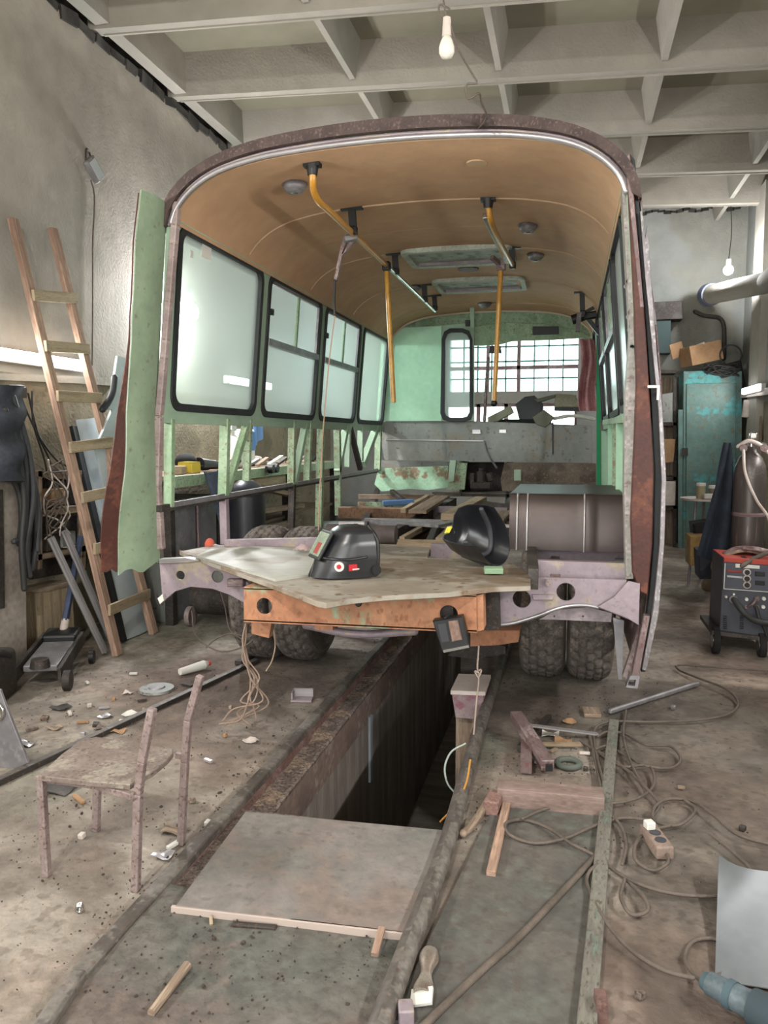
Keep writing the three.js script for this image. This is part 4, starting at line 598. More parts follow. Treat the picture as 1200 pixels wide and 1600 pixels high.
{ // hoses and jacket hanging on the wall
  const g = thing('hose_bundle', 'bundle of dark welding hoses hanging on the wall beside the ladder', 'hoses'); const x = -3.42;
  const H = [[[2, 610], [22, 640], [36, 690], [44, 760], [46, 830], [40, 900]], [[6, 616], [30, 660], [46, 720], [54, 790], [56, 850], [50, 890]], [[14, 640], [34, 690], [50, 740], [60, 800], [58, 860]], [[0, 700], [16, 740], [30, 770], [34, 810], [30, 850]], [[30, 670], [40, 730], [40, 800], [36, 840], [22, 846]], [[20, 620], [44, 700], [52, 770], [46, 820], [40, 860], [46, 900]], [[8, 640], [26, 700], [38, 780], [34, 850], [38, 920]]];
  H.forEach((l, i) => new B().tube(l.map(([u, v]) => onX(u, v, x + 0.012 * i)), 0.019, 30, 8).mesh('hose', i % 3 ? M.darkgrey : M.cableblack, g));
  const w = thing('wall_cable', 'thin dark cables drooping from the wall socket behind the ladder', 'cable');
  for (const l of [[[30, 612], [45, 650], [66, 690], [92, 722], [110, 730]], [[44, 615], [60, 680], [80, 730], [70, 760]], [[50, 612], [52, 660], [72, 730], [76, 800]], [[70, 740], [85, 735], [104, 745], [112, 752]]]) new B().tube(l.map(([u, v]) => onX(u, v, -3.6)), 0.007, 24, 6).mesh('strand', M.cableblack, w);
  const s = thing('wall_socket', 'old grey wall socket box under the strip lamp', 'socket'); new B().plateX([[18, 604], [40, 604], [40, 616], [18, 616]], -3.62, 0.08).mesh('box', M.whiteplastic, s); new B().plateX([[33, 606], [42, 606], [42, 622], [33, 622]], -3.58, 0.05).mesh('plug', M.black, s);
  const j = new B(); j.slab(12, 16, (u, v) => { const p = onX(-30 + u * 65, 602 + v * 150, -3.4); p.x += 0.1 * Math.sin(u * 3.1) * (0.5 + v * 0.5) + 0.02 * Math.sin(v * 17 + u * 3); return p; }, 0.02, 0.4, 0.7); one(j, 'work_jacket', M.cloth, 'dark work jacket hanging on the wall beside the hoses', 'jacket');
}
{ const g = thing('locker', 'scratched grey steel locker standing below the hoses', 'locker'); new B().plateX([[-60, 745], [38, 745], [42, 1035], [-60, 1080]], -3.42, 0.24).mesh('body', mat('#a1968d', '#8f857d', { s: 0.6, n: 128, f: [3, 3], r: 0.5, m: 0.15 }), g); new B().plateX([[-60, 765], [5, 765], [8, 950], [-60, 965]], -3.41, 0.012).mesh('door', M.darksteel, g); }
{ const g0 = onY(160, 1019, 0.02), t0 = onX(79, 840, -3.35); // two aluminium profiles
  [['bright aluminium channel leaning by the ladder foot, edge chipped', 0], ['second bright aluminium channel, tucked against the ladder rail', 0.09]].forEach(([l, k]) => { const g = thing('aluminium_channel', l, 'metal profile'); const a = g0.clone().add(V(0.02 - k * 0.2, 0, -k * 1.6)), b = t0.clone().add(V(0, 0.03 * (k > 0), -k * 1.6)); new B().bar(a, b, 0.05, 0.012, 0, V(1, 0.2, 0.4)).mesh('web', M.alu, g); new B().bar(a.clone().add(V(0.012, 0, 0.018)), b.clone().add(V(0.012, 0, 0.018)), 0.008, 0.035, 0, V(1, 0.2, 0.4)).mesh('flange', M.alu, g); }); }
{ // trolley jack
  const g = thing('trolley_jack', 'black floor jack with a blue handle standing by the locker', 'jack'); const a = onY(58, 1082), b = onY(112, 1024); const d = b.clone().sub(a).setY(0).normalize(), n = V(-d.z, 0, d.x), U = V(0, 1, 0);
  const P = (l, w, y) => a.clone().addScaledVector(d, l).addScaledVector(n, w).setY(y);
  for (const s of [-1, 1]) new B().bar(P(0, s * 0.13, 0.1), P(0.62, s * 0.12, 0.17), 0.025, 0.09, 0.006).mesh('side_plate', M.darksteel, g);
  new B().bar(P(0.08, 0, 0.12), P(0.5, 0, 0.16), 0.2, 0.04, 0.008).mesh('lift_arm', M.steel, g); new B().bar(P(0.5, 0, 0.17), P(0.66, 0, 0.19), 0.22, 0.1, 0.02).mesh('pump_housing', M.black, g); new B().cyl(P(0.08, 0, 0.13), P(0.08, 0, 0.18), 0.06, 0.05).mesh('saddle', M.darksteel, g);
  for (const s of [-1, 1]) { new B().cyl(P(0.02, s * 0.15, 0.06), P(0.02, s * 0.19, 0.06), 0.06).mesh('front_wheel', M.darksteel, g); new B().cyl(P(0.58, s * 0.17, 0.045), P(0.58, s * 0.2, 0.045), 0.045).mesh('caster', M.black, g); }
  const h0 = P(0.6, 0, 0.2), h1 = onX(126, 838, h0.x - 0.12); new B().cyl(h0.clone().add(V(0, 0, 0)), h0.clone().lerp(h1, 0.14), 0.026).mesh('handle_socket', M.pvc, g); new B().bar(h0.clone().lerp(h1, 0.12), h1, 0.035, 0.05, 0.008).mesh('handle', mat('#3f4a66', '#353d52', { s: 0.4, n: 64, r: 0.5 }), g, { label: 'blue handle' });
}
{ const g = thing('motor_block', 'dark greasy motor housing on the floor at the foot of the locker', 'machine'); const p = onY(-50, 1105); new B().box(p.x, 0.14, p.z - 0.1, 0.3, 0.28, 0.34, [0, 0.3, 0], 0.04).mesh('casing', M.darksteel, g); new B().tube([V(p.x + 0.12, 0.25, p.z - 0.2), V(p.x + 0.16, 0.3, p.z - 0.05), V(p.x + 0.17, 0.12, p.z + 0.05), V(p.x + 0.17, 0.02, p.z + 0.08)], 0.022).mesh('frame_tube', M.cableblack, g); }
{ const g = thing('door_skin', 'dull grey sheet with a bright round rim leaning beside the floor angle bar', 'sheet'); new B().plateZ([[-60, 1060], [0, 1078], [8, 1100], [44, 1192], [0, 1213], [-60, 1240]], -2.95, 0.012, [[-6, 1112, 13]], 0.002).mesh('sheet', M.steel, g); const c = onZ(-6, 1112, -2.94); new B().raw(stripUV(new THREE.TorusGeometry(0.038, 0.008, 8, 28), 1, 1), new THREE.Matrix4().makeTranslation(c.x, c.y, c.z)).mesh('rim', M.chrome, g); }
{ // clutter along the wall behind the bus: long workbench and what stands on and under it
  const x0 = -3.66, x1 = -3.05, ty = 1.2; const g = thing('workbench', 'long rough workbench with rusty front edge along the wall behind the bus', 'workbench');
  new B().box((x0 + x1) / 2, ty - 0.02, -7.9, x1 - x0, 0.04, 4.6).mesh('top', M.wood, g); new B().box(x1 + 0.02, ty - 0.045, -7.9, 0.03, 0.09, 4.6).mesh('front_edge', M.greenrust, g);
  for (const z of [-5.64, -6.56, -8.3, -10.1]) { new B().box(x1 - 0.05, ty / 2 - 0.02, z, 0.07, ty - 0.04, 0.07).mesh('leg', M.darksteel, g); }
  new B().box((x0 + x1) / 2, 0.62, -8.35, x1 - x0 - 0.1, 0.03, 3.5).mesh('shelf', M.wood, g); new B().box(x1 - 0.01, 1.04, -7.4, 0.03, 0.2, 1.5).mesh('drawer_front', M.woodlight, g); new B().box((x0 + x1) / 2, 0.2, -8.35, x1 - x0 - 0.1, 0.03, 3.5).mesh('shelf', M.wood, g);
  const side = -3.2, at = (u, v, x = side) => onX(u, v, x);
  const stand = (u, x, h) => { const p = onX(u, 700, x); p.y = ty; return p; };
  const it = (name, label, cat, f) => { const t = thing(name, label, cat); f(t); return t; };
  it('yellow_tin', 'small yellow tin box on the workbench behind the window frame', 'tin', t => { const p = stand(295, -3.2); new B().box(p.x, ty + 0.045, p.z, 0.14, 0.09, 0.16, null, 0.01).mesh('body', mat('#c3ab3a'), t); new B().box(p.x, ty + 0.094, p.z, 0.13, 0.008, 0.15).mesh('lid', mat('#b09a30'), t); });
  it('wood_block', 'pale offcut block beside the yellow tin', 'block', t => { const p = stand(276, -3.2); new B().box(p.x, ty + 0.035, p.z, 0.12, 0.07, 0.16, [0, 0.2, 0], 0.01).mesh('block', M.woodlight, t); });
  it('peaked_hat', 'black peaked hat lying behind the yellow tin', 'cap', t => { const p = stand(290, -3.35); new B().sph(p.x, ty + 0.09, p.z, 0.1, 1, 0.8, 1).mesh('crown', M.blackmat, t); new B().box(p.x + 0.08, ty + 0.045, p.z - 0.08, 0.12, 0.02, 0.14, [0, 0.4, 0.1], 0.008).mesh('peak', M.blackmat, t); });
  it('angle_grinder', 'black power tool lying on the workbench with grey nose', 'power tool', t => { const p = stand(318, -3.25); new B().cyl(V(p.x, ty + 0.07, p.z + 0.1), V(p.x + 0.03, ty + 0.05, p.z - 0.25), 0.06, 0.035).mesh('body', M.black, t); new B().sph(p.x + 0.03, ty + 0.05, p.z - 0.28, 0.045).mesh('nose', M.chrome, t); });
  it('spray_bottle', 'white spray bottle standing on the workbench', 'bottle', t => { const p = stand(364, -3.3); new B().lathe([[0, 0], [0.09, 0], [0.1, 0.05], [0.1, 0.2], [0.08, 0.28], [0.03, 0.33], [0.03, 0.38], [0, 0.38]], new THREE.Matrix4().makeTranslation(p.x, ty, p.z)).mesh('bottle', M.whiteplastic, t); new B().box(p.x, ty + 0.41, p.z, 0.04, 0.06, 0.12, null, 0.01).mesh('trigger_head', mat('#d8d8d4'), t); });
  it('canister', 'white and blue plastic canister on the workbench', 'canister', t => { const p = stand(383, -3.4); new B().box(p.x, ty + 0.2, p.z, 0.16, 0.4, 0.2, null, 0.03).mesh('body', M.whiteplastic, t); new B().box(p.x + 0.082, ty + 0.27, p.z, 0.004, 0.2, 0.18).mesh('label_patch', mat('#5f83b8'), t); });
  it('blue_cloth', 'bright blue cloth hanging on the wall over the workbench', 'cloth', t => { const a = at(393, 658, -3.64), b = at(402, 658, -3.64); new B().quadSheet(a, b.clone().add(V(0, 0, -0.1)), b.clone().add(V(0, -0.2, -0.1)), a.clone().add(V(0, -0.3, 0)), 0.01, 6, 6, (p, u) => { p.x += 0.02 * Math.sin(u * 9) + 0.02; }).mesh('cloth', mat('#6d93c9'), t); });
  // heap of tools and offcuts further along: each its own piece
  const kinds = [M.steel, M.darksteel, M.pvc, M.wood, M.cardboard, M.blackmat, M.paper, M.oxide];
  for (let i = 0; i < 34; i++) { const z = -6.6 - i * 0.1 - rnd(0, 0.05), x = -3.52 + (i % 3) * 0.16, k = kinds[i % 8], L = rnd(0.1, 0.25), h = rnd(0.02, 0.055); const o = new B(); if (i % 3 === 0) o.cyl(V(x, ty + h, z), V(x + L * 0.15, ty + h, z - L * 0.8), h, h * 0.8, 10); else if (i % 3 === 1) o.box(x, ty + h / 2 + 0.002, z, rnd(0.06, 0.12), h, L * 0.7, [0, rnd(-0.3, 0.3), 0], 0.004); else o.bar(V(x, ty + 0.015, z), V(x + rnd(-0.04, 0.06), ty + 0.05 + h, z - L), 0.05, 0.025, 0.003); const kn = ['grey steel', 'dark steel', 'pale plastic', 'wooden', 'brown cardboard-coloured', 'black', 'white', 'mauve'][i % 8], nn = ['round tool', 'flat offcut', 'loose strip'][i % 3]; one(o, ['hand_tool', 'offcut', 'loose_strip'][i % 3], k, kn + ' ' + nn + ' in the heap at the cab end of the workbench', ['tool', 'offcut', 'strip'][i % 3], kn + ' ' + nn + 's heaped on the workbench'); }
  // below the bench
  it('dark_barrel', 'tall dark steel barrel standing in front of the workbench', 'barrel', t => { const p = onY(362, 900); const q = V(-2.72, 0, -6.3); new B().lathe([[0, 0], [0.16, 0], [0.165, 0.02], [0.165, 1.0], [0.14, 1.08], [0.06, 1.14], [0, 1.14]], new THREE.Matrix4().makeTranslation(q.x, 0, q.z), 28).mesh('shell', mat('#3b3c42', '#303136', { s: 0.5, n: 128, r: 0.35, m: 0.3 }), t); new B().lathe([[0.167, 0.3], [0.172, 0.31], [0.172, 0.33], [0.167, 0.34]], new THREE.Matrix4().makeTranslation(q.x, 0, q.z), 28).mesh('hoop', M.darksteel, t); });
  it('denim_overalls', 'blue-grey work overalls draped over the bench edge', 'overalls', t => { new B().slab(10, 14, (u, v) => { const p = V(-2.96 + 0.04 * Math.sin(u * 6 + v) + 0.05 * v, 1.22 - v * 0.5, -6.0 - u * 0.4 - v * 0.15); return p; }, 0.025, 0.4, 0.5).mesh('cloth', mat('#4e5664', '#404754', { s: 0.3, n: 128, r: 0.95 }), t); });
  const planks = [[400, 760, 462, 775], [395, 800, 470, 790], [396, 828, 465, 815]];
  planks.forEach(([a, b, c, d], i) => one(new B().bar(at(a, b, -3.0), at(c, d, -3.0), 0.1, 0.05, 0.004), 'stored_plank', M.wood, ['upper', 'middle', 'lowest'][i] + ' weathered plank stored on the shelves under the workbench', 'plank'));
  it('goggles', 'pair of dark round goggles on the bench shelf', 'goggles', t => { const p = at(424, 732, -2.98); for (const k of [-0.06, 0.06]) new B().cyl(V(p.x, p.y, p.z + k), V(p.x + 0.05, p.y, p.z + k), 0.05, 0.045).mesh('eyepiece', M.black, t); new B().box(p.x - 0.02, p.y, p.z, 0.02, 0.05, 0.2).mesh('strap', M.blackmat, t); });
  it('black_pot', 'black enamel pot pushed under the bench top', 'pot', t => { new B().lathe([[0, 0], [0.12, 0], [0.15, 0.12], [0.155, 0.16], [0.14, 0.16], [0.12, 0.02], [0, 0.015]], new THREE.Matrix4().makeTranslation(-3.3, 0.64, -7.0)).mesh('bowl', M.black, t); });
  it('grey_drum', 'grey plastic drum under the workbench by the cab', 'drum', t => { new B().lathe([[0, 0], [0.2, 0], [0.22, 0.1], [0.22, 0.42], [0.18, 0.5], [0, 0.5]], new THREE.Matrix4().makeTranslation(-2.75, 0.0, -8.9)).mesh('body', mat('#8f9694'), t); });
  it('steel_cabinet', 'dull grey steel tool cabinet under the workbench near the bus corner', 'cabinet', t => { new B().box(-3.32, 0.5, -6.08, 0.44, 1.0, 0.8, null, 0.01).mesh('body', M.greypanel, t); for (const z of [-5.88, -6.28]) { new B().box(-3.09, 0.5, z, 0.012, 0.92, 0.37).mesh('door', M.steel, t); } new B().tube([V(-3.07, 0.95, -6.08), V(-3.06, 0.7, -6.06), V(-3.07, 0.3, -6.1), V(-3.07, 0.05, -6.08)], 0.012).mesh('cable', M.oxide, t); });
  it('compressor', 'old greasy compressor on small wheels under the cut body bracket', 'compressor', t => { const p = onY(335, 955); const q = V(-2.75, 0, -5.78); new B().cyl(V(q.x - 0.2, 0.2, q.z), V(q.x + 0.26, 0.2, q.z), 0.13).mesh('tank', M.darksteel, t); new B().box(q.x, 0.38, q.z, 0.24, 0.16, 0.18, null, 0.02).mesh('motor', M.greypanel, t); for (const s of [-0.2, 0.24]) new B().cyl(V(q.x + s, 0.08, q.z + 0.14), V(q.x + s + 0.04, 0.08, q.z + 0.14), 0.08).mesh('wheel', M.oxide, t); });
  it('red_knob', 'small red plastic knob lever sticking up beside the plywood', 'lever', t => { const p = onZ(328, 852, -4.4); new B().sph(p.x, p.y, p.z, 0.04, 0.8, 1.1, 0.8).mesh('knob', mat('#b5513c'), t); new B().bar(p, p.clone().add(V(0.12, -0.03, 0)), 0.03, 0.03).mesh('shaft', M.steel, t); new B().bar(p.clone().add(V(0.02, -0.02, 0)), V(p.x + 0.02, 0.7, p.z), 0.03, 0.03).mesh('stem', M.darksteel, t); });
}

{ // junk between the ladder and the wall
  const x = -3.5, g = thing('wooden_crate', 'rough pale plywood crate against the wall behind the aluminium channels', 'crate'); new B().plateX([[62, 925], [112, 912], [118, 1010], [66, 1030]], x, 0.15).mesh('side', M.woodlight, g); new B().plateX([[60, 920], [113, 908], [113, 914], [60, 927]], x + 0.01, 0.17).mesh('rim', M.wood, g);
  const s = thing('wall_rack', 'dark wooden rack full of junk behind the ladder', 'rack'); for (const v of [[735, 742], [800, 790], [868, 852]]) new B().plateX([[52, v[0]], [135, v[1]], [135, v[1] + 9], [52, v[0] + 9]], x - 0.02, 0.16).mesh('rack_shelf', M.wood, s); new B().plateX([[52, 735], [135, 742], [135, 890], [52, 905]], x - 0.15, 0.02).mesh('back_board', M.darksteel, s); for (const u of [60, 128]) new B().plateX([[u, 735], [u + 6, 735], [u + 6, 888], [u, 890]], x - 0.02, 0.04).mesh('upright', M.wood, s);
  const w = thing('wire_tangle', 'tangle of grey wires spilling from the dark rack', 'wires'); for (let i = 0; i < 9; i++) { const l = []; for (let k = 0; k < 6; k++) l.push(onX(66 + rnd(0, 46), 725 + k * 22 + rnd(-12, 12), x + 0.03 + rnd(0, 0.05))); new B().tube(l, 0.006, 30, 5).mesh('strand', i % 3 ? M.cable : M.pvc, w); }
  [['brown carton on the middle shelf of the dark rack', 84, 776, 0.12, M.cardboard], ['grey tin on the lowest shelf of the dark rack', 96, 842, 0.1, M.greypanel], ['dark tool case on the lowest shelf of the dark rack', 72, 846, 0.12, M.darksteel]].forEach(([l, u, v, sz, m]) => { const p = onX(u, v, x - 0.06); one(new B().box(p.x, p.y, p.z, 0.12, sz, 0.18, [0, 0.1, 0], 0.006), 'rack_box', m, l, 'box'); });
}
// ---------- on the floor in front ----------
const G = (u, v, y = 0) => onY(u, v, y);
{ const g = thing('angle_bar', 'long dark steel angle bar lying on the floor from the grey sheet to the tyre', 'steel bar'); const a = G(-10, 1222, 0.02), b = G(402, 1030, 0.02); new B().bar(a, b, 0.045, 0.006, 0).mesh('flange', M.rail, g); new B().bar(a.clone().add(V(0.02, -0.008, 0.012)), b.clone().add(V(0.02, -0.008, 0.012)), 0.006, 0.03).mesh('web', M.darksteel, g); }
one(new B().bar(G(372, 1036, 0.02), G(412, 1012, 0.02), 0.05, 0.03, 0.004), 'short_bar', M.darksteel, 'short dark bar end beside the far end of the long angle bar', 'steel bar');
{ const g = thing('cover_board', 'dirty grey-green board lying across the pit between the rails', 'board'); new B().plateY([[274, 1416], [642, 1458], [691, 1297], [384, 1268]], 0.035, 0.028).mesh('sheet', M.boardgrey, g); new B().bar(G(268, 1421, 0.022), G(645, 1465, 0.022), 0.012, 0.026, 0.002).mesh('edge_batten', mat('#b0a096'), g, { label: 'pale bare wood edge' }); }
{ // wrecked chair
  const g = thing('broken_chair', 'wrecked metal chair frame with a loose grimy seat, back missing', 'chair'); const sy = 0.37, mleg = mat('#9a8a86', '#857470', { s: 0.3, n: 128, f: [4, 4], D: '#57423c', dt: 0.64, r: 0.6, m: 0.3 });
  const leg = (l, foot, y0) => { const f = G(...foot); const pts = l.map(([u, v]) => onZ(u, v, f.z)); pts.push(f); for (let i = 0; i < pts.length - 1; i++) { } const b = new B(); for (let i = 0; i < pts.length - 1; i++) b.bar(pts[i], pts[i + 1], 0.026, 0.026, 0.004, V(1, 0, 0)); b.mesh('leg', mleg, g); return f; };
  leg([[238, 1107], [222, 1190], [216, 1240]], [212, 1392]); leg([[313, 1056], [294, 1125], [289, 1190]], [283, 1320]); leg([[64, 1211]], [73, 1369]); leg([[152, 1228]], [150, 1298]);
  new B().plateY([[60, 1213], [95, 1180], [125, 1158], [150, 1152], [205, 1160], [255, 1167], [270, 1171], [271, 1177], [262, 1188], [240, 1206], [222, 1216], [203, 1227], [140, 1222]], sy, 0.014, 0.003).mesh('seat', mat('#7d7068', '#6d6058', { s: 0.4, n: 256, f: [4, 4], C: '#8d8478', ct: 0.55, D: '#4d403a', dt: 0.64, bump: 0.002, r: 0.8 }), g);
  new B().bar(G(150, 1226, sy - 0.03), G(206, 1244, sy - 0.03), 0.022, 0.022, 0.003).mesh('seat_rail', mleg, g); new B().bar(G(66, 1215, sy - 0.028), G(150, 1226, sy - 0.028), 0.022, 0.022).mesh('seat_rail', mleg, g); { const p = onX(291, 1183, G(283, 1320).x); new B().bar(p, p.clone().add(V(-0.04, 0.005, 0)), 0.02, 0.02).mesh('lug', mleg, g); }
}
{ const g = thing('steel_nut', 'shiny hexagonal steel nut standing alone on the floor', 'nut'); const p = G(125, 1422); new B().shape(ring(0, 0, 0.014, 6), [ring(0, 0, 0.007, 14)], 0.022, rotM([0, 0.5, 0]).setPosition(p.x, 0.0145, p.z), 0.001).mesh('body', M.chrome, g); }
{ const g = thing('steel_disc', 'worn round steel disc lying by the angle bar', 'disc'); const p = G(245, 1079); new B().cyl(V(p.x, 0.004, p.z), V(p.x, 0.018, p.z), 0.105, 0.1, 28).mesh('plate', M.greypanel, g); new B().cyl(V(p.x, 0.018, p.z), V(p.x, 0.026, p.z), 0.05, 0.045, 24).mesh('hub', M.steel, g); }
{ const g = thing('sealant_tube', 'white crumpled sealant tube with a red cap on the floor', 'tube'); const a = G(281, 1050, 0.03), b = G(328, 1036, 0.04); new B().cyl(a, a.clone().lerp(b, 0.8), 0.022, 0.03).mesh('tube', M.paper, g); new B().cyl(a.clone().lerp(b, 0.8), a.clone().lerp(b, 0.98), 0.03, 0.01).mesh('nozzle', M.whiteplastic, g); new B().cyl(a.clone().lerp(b, 0.93), b, 0.016).mesh('cap', mat('#b3392f'), g); }
{ const g = thing('wooden_peg', 'round wooden peg lying in the dirt before the cover board', 'stick'); new B().cyl(G(236, 1583, 0.02), G(293, 1508, 0.03), 0.011, 0.013, 12).mesh('shaft', M.wood, g); }
one(new B().bar(G(585, 1492, 0.03), G(597, 1450, 0.05), 0.02, 0.012), 'wood_wedge', M.woodpink, 'small wooden wedge propped against the front edge of the cover board', 'wedge');
one(new B().box(G(330, 1447).x, 0.012, G(330, 1447).z, 0.01, 0.02, 0.03, [0.3, 0.5, 0]), 'brass_clip', M.woodlight, 'small tan clip on the dirt below the cover board edge', 'clip');
one(new B().bar(G(362, 1444, 0.016), G(432, 1450, 0.016), 0.02, 0.012, 0.003), 'bark_strip', M.darksteel, 'dark strip of bark under the front edge of the cover board', 'strip');
{ const g = thing('shell_bracket', 'small dusty aluminium bracket lying on the darker floor by the rail', 'bracket'); const p = G(472, 1095); new B().box(p.x, 0.012, p.z, 0.12, 0.012, 0.1, [0, 0.2, 0], 0.003).mesh('plate', M.primer, g); new B().box(p.x, 0.04, p.z - 0.03, 0.11, 0.05, 0.01, [0, 0.2, 0]).mesh('lip', M.alu, g); new B().box(p.x - 0.055, 0.035, p.z, 0.01, 0.04, 0.09, [0, 0.2, 0]).mesh('lip', M.primer, g); }
{ // shredded wire nests hanging from the cross member
  const wire = (name, label, lists, m) => { const g = thing(name, label, 'wires'); lists.forEach(l => new B().tube(l, 0.0045, l.length * 6, 5).mesh('strand', m || M.cable, g)); return g; };
  const L1 = []; for (let i = 0; i < 7; i++) { const z = -3.55 - i * 0.01, l = [[384 + i, 975], [380 + rnd(-4, 4), 1000], [384 + rnd(-6, 6), 1030], [398 + rnd(-8, 8), 1060]].map(p => onZ(p[0], p[1], z)); l.push(...[[400 + rnd(-25, 20), 1085 + rnd(0, 15)], [385 + rnd(-40, 30), 1110 + rnd(-10, 15)], [370 + rnd(-30, 50), 1128 + rnd(-6, 6)]].map(p => onZ(p[0], p[1], z + 0.03 * i))); L1.push(l); }
  wire('wire_bundle', 'frayed bundle of pale wires hanging from the orange cross member', L1, mat('#8f7a6c'));
  wire('wire_loop', 'loops of old cable hanging from the mauve bracket to the floor', [[[300, 955], [305, 990], [325, 1010], [350, 1018], [385, 1008], [395, 1000]], [[345, 925], [352, 950], [360, 985], [380, 1000]], [[322, 1012], [335, 1000], [360, 990], [390, 995], [400, 985]]].map(l => l.map(([u, v]) => onZ(u, v, -4.2))), M.cable);
  wire('brake_hose', 'thin pale hose hanging in front of the dual tyre', [[[428, 985], [430, 1010], [424, 1035], [416, 1048]].map(([u, v]) => onZ(u, v, -4.4))], mat('#b7a08a'));
  wire('harness_cord', 'knotted pale cord hanging into the pit from the chassis', [[[748, 1010], [746, 1045], [748, 1055], [744, 1100], [740, 1150], [735, 1200], [752, 1225], [800, 1228]].map(([u, v]) => onZ(u, v, -3.7)), [[738, 1160], [730, 1180], [733, 1210], [745, 1230]].map(([u, v]) => onZ(u, v, -3.66)), [[744, 1050], [752, 1046], [747, 1058], [742, 1048], [750, 1053]].map(([u, v]) => onZ(u, v, -3.69))], mat('#a8968a'));
  wire('thin_wires', 'thin white and orange wires trailing over the pit rail', [[[727, 1162], [705, 1175], [695, 1200], [700, 1225], [712, 1240]].map(([u, v]) => onZ(u, v, -3.3))], mat('#9fa9a0'));
  wire('orange_wire', 'orange wire end with bare tip over the pit edge', [[[735, 1188], [728, 1225], [708, 1262], [688, 1284]].map(([u, v]) => onZ(u, v, -3.1))], mat('#b9863a'));
}
{ const g = thing('tail_lamp', 'broken black tail lamp box dangling from the orange cross member', 'lamp'); const z = -3.32; new B().plateZ([[676, 970], [722, 963], [733, 1010], [691, 1019]], z, 0.05, null, 0.004).mesh('housing', M.black, g); new B().plateZ([[700, 971], [715, 969], [722, 1000], [706, 1003]], z + 0.008, 0.02, null, 0.003).mesh('reflector', mat('#8a6f62', '#6d564b', { s: 0.1, n: 64, r: 0.4 }), g); new B().plateZ([[684, 976], [696, 974], [702, 1002], [690, 1004]], z + 0.006, 0.02).mesh('lens', M.darkgrey, g); const a = onZ(701, 962, -3.4); new B().tube([a, onZ(695, 966, -3.34)], 0.006).mesh('wire', M.cableblack, g); new B().plateZ([[692, 1016], [732, 1008], [733, 1012], [693, 1020]], z + 0.01, 0.01).mesh('bezel', M.chrome, g); }
{ const g = thing('grease_box', 'dirty white and pink bucket standing on the steps inside the pit', 'bucket'); const z = -4.2; new B().plateZ([[705, 1080], [757, 1082], [752, 1125], [712, 1122]], z, 0.3, null, 0.004).mesh('body', mat('#8d7d7c', '#7b6466', { s: 0.2, n: 128, f: [3, 3], C: '#7c4a55', ct: 0.52, r: 0.6 }), g); new B().plateZ([[704, 1079], [758, 1081], [758, 1087], [704, 1085]], z + 0.01, 0.32).mesh('rim', M.pvc, g); const s = onZ(730, 1124, z); new B().box(s.x, (s.y - 1.5) / 2 , s.z - 0.15, 0.14, s.y + 1.5, 0.2).mesh('stand', M.wood, g); }
one(new B().box(-1.165, -0.42, -4.55, 0.02, 0.42, 0.06, null, 0.004), 'pit_niche', mat('#8d979e'), 'pale upright strip standing for a rectangular niche in the pit wall', 'pit niche');  // pale strip stands in for a rectangular niche, no lamp
// ---------- floor junk beside the pit, by the cords ----------
{ const g = thing('timber_block', 'thick pinkish timber block lying across the plates beside the pit', 'timber'); const a = G(776, 1248, 0.045), b = G(944, 1263, 0.045); new B().bar(a.clone().add(V(0, 0, -0.05)), b.clone().add(V(0, 0, -0.05)), 0.1, 0.085, 0.004).mesh('beam', mat('#8a766e', '#78655d', { s: [0.5, 0.2], n: 256, f: [3, 4], C: '#6f7d6a', ct: 0.62, ck: 0.4, bump: 0.002, r: 0.9 }), g); }
{ const g = thing('tube_bracket', 'rusty square steel tubes welded into a bracket beside the pit rail', 'steel tube'); new B().bar(G(806, 1118, 0.1), G(856, 1196, 0.05), 0.06, 0.05, 0.004).mesh('tube', M.oxide, g); new B().bar(G(812, 1170, 0.03), G(858, 1120, 0.03), 0.03, 0.03, 0.003).mesh('tube', M.darksteel, g); new B().bar(G(822, 1200, 0.04), G(822, 1160, 0.04), 0.05, 0.05).mesh('foot', M.oxide, g); const e = G(858, 1199, 0.05); new B().box(e.x, 0.05, e.z + 0.004, 0.03, 0.03, 0.012, [0, 0.3, 0]).mesh('open_end', M.blackmat, g); }
one(new B().bar(G(812, 1131, 0.09), G(934, 1147, 0.03), 0.03, 0.008), 'steel_strip', M.alu, 'bright flat steel strip lying across the rubbish by the pit', 'strip');
one(new B().bar(G(838, 1163, 0.03), G(908, 1163, 0.03), 0.022, 0.014, 0.002), 'wood_lath', M.woodlight, 'thin orange-brown wood lath behind the metal ring', 'lath');
{ const g = thing('rubber_ring', 'greenish rubber ring lying behind the timber block', 'ring'); const p = G(888, 1198); new B().raw(stripUV(new THREE.TorusGeometry(0.05, 0.014, 10, 30), 0.3, 0.1), new THREE.Matrix4().makeRotationX(Math.PI / 2).setPosition(p.x, 0.016, p.z)).mesh('ring', mat('#5c625a'), g); }
{ const g = thing('broken_brick', 'broken pinkish brick beside the stick at the pit edge', 'brick'); const p = G(771, 1268); new B().box(p.x, 0.035, p.z, 0.06, 0.065, 0.11, [0, -0.12, 0], 0.008).mesh('body', M.brick, g); }
one(new B().bar(G(794, 1246, 0.022), G(767, 1366, 0.02), 0.032, 0.024, 0.003), 'straight_stick', M.woodpink, 'straight flat wooden stick lying on the plate below the timber block', 'stick');
one(new B().tube([G(764, 1248, 0.02), G(748, 1275, 0.022), G(732, 1296, 0.02), G(724, 1302, 0.025)], 0.016, 20, 8), 'bent_stick', M.wood, 'short bent stick between the pit rail and the broken brick', 'stick');
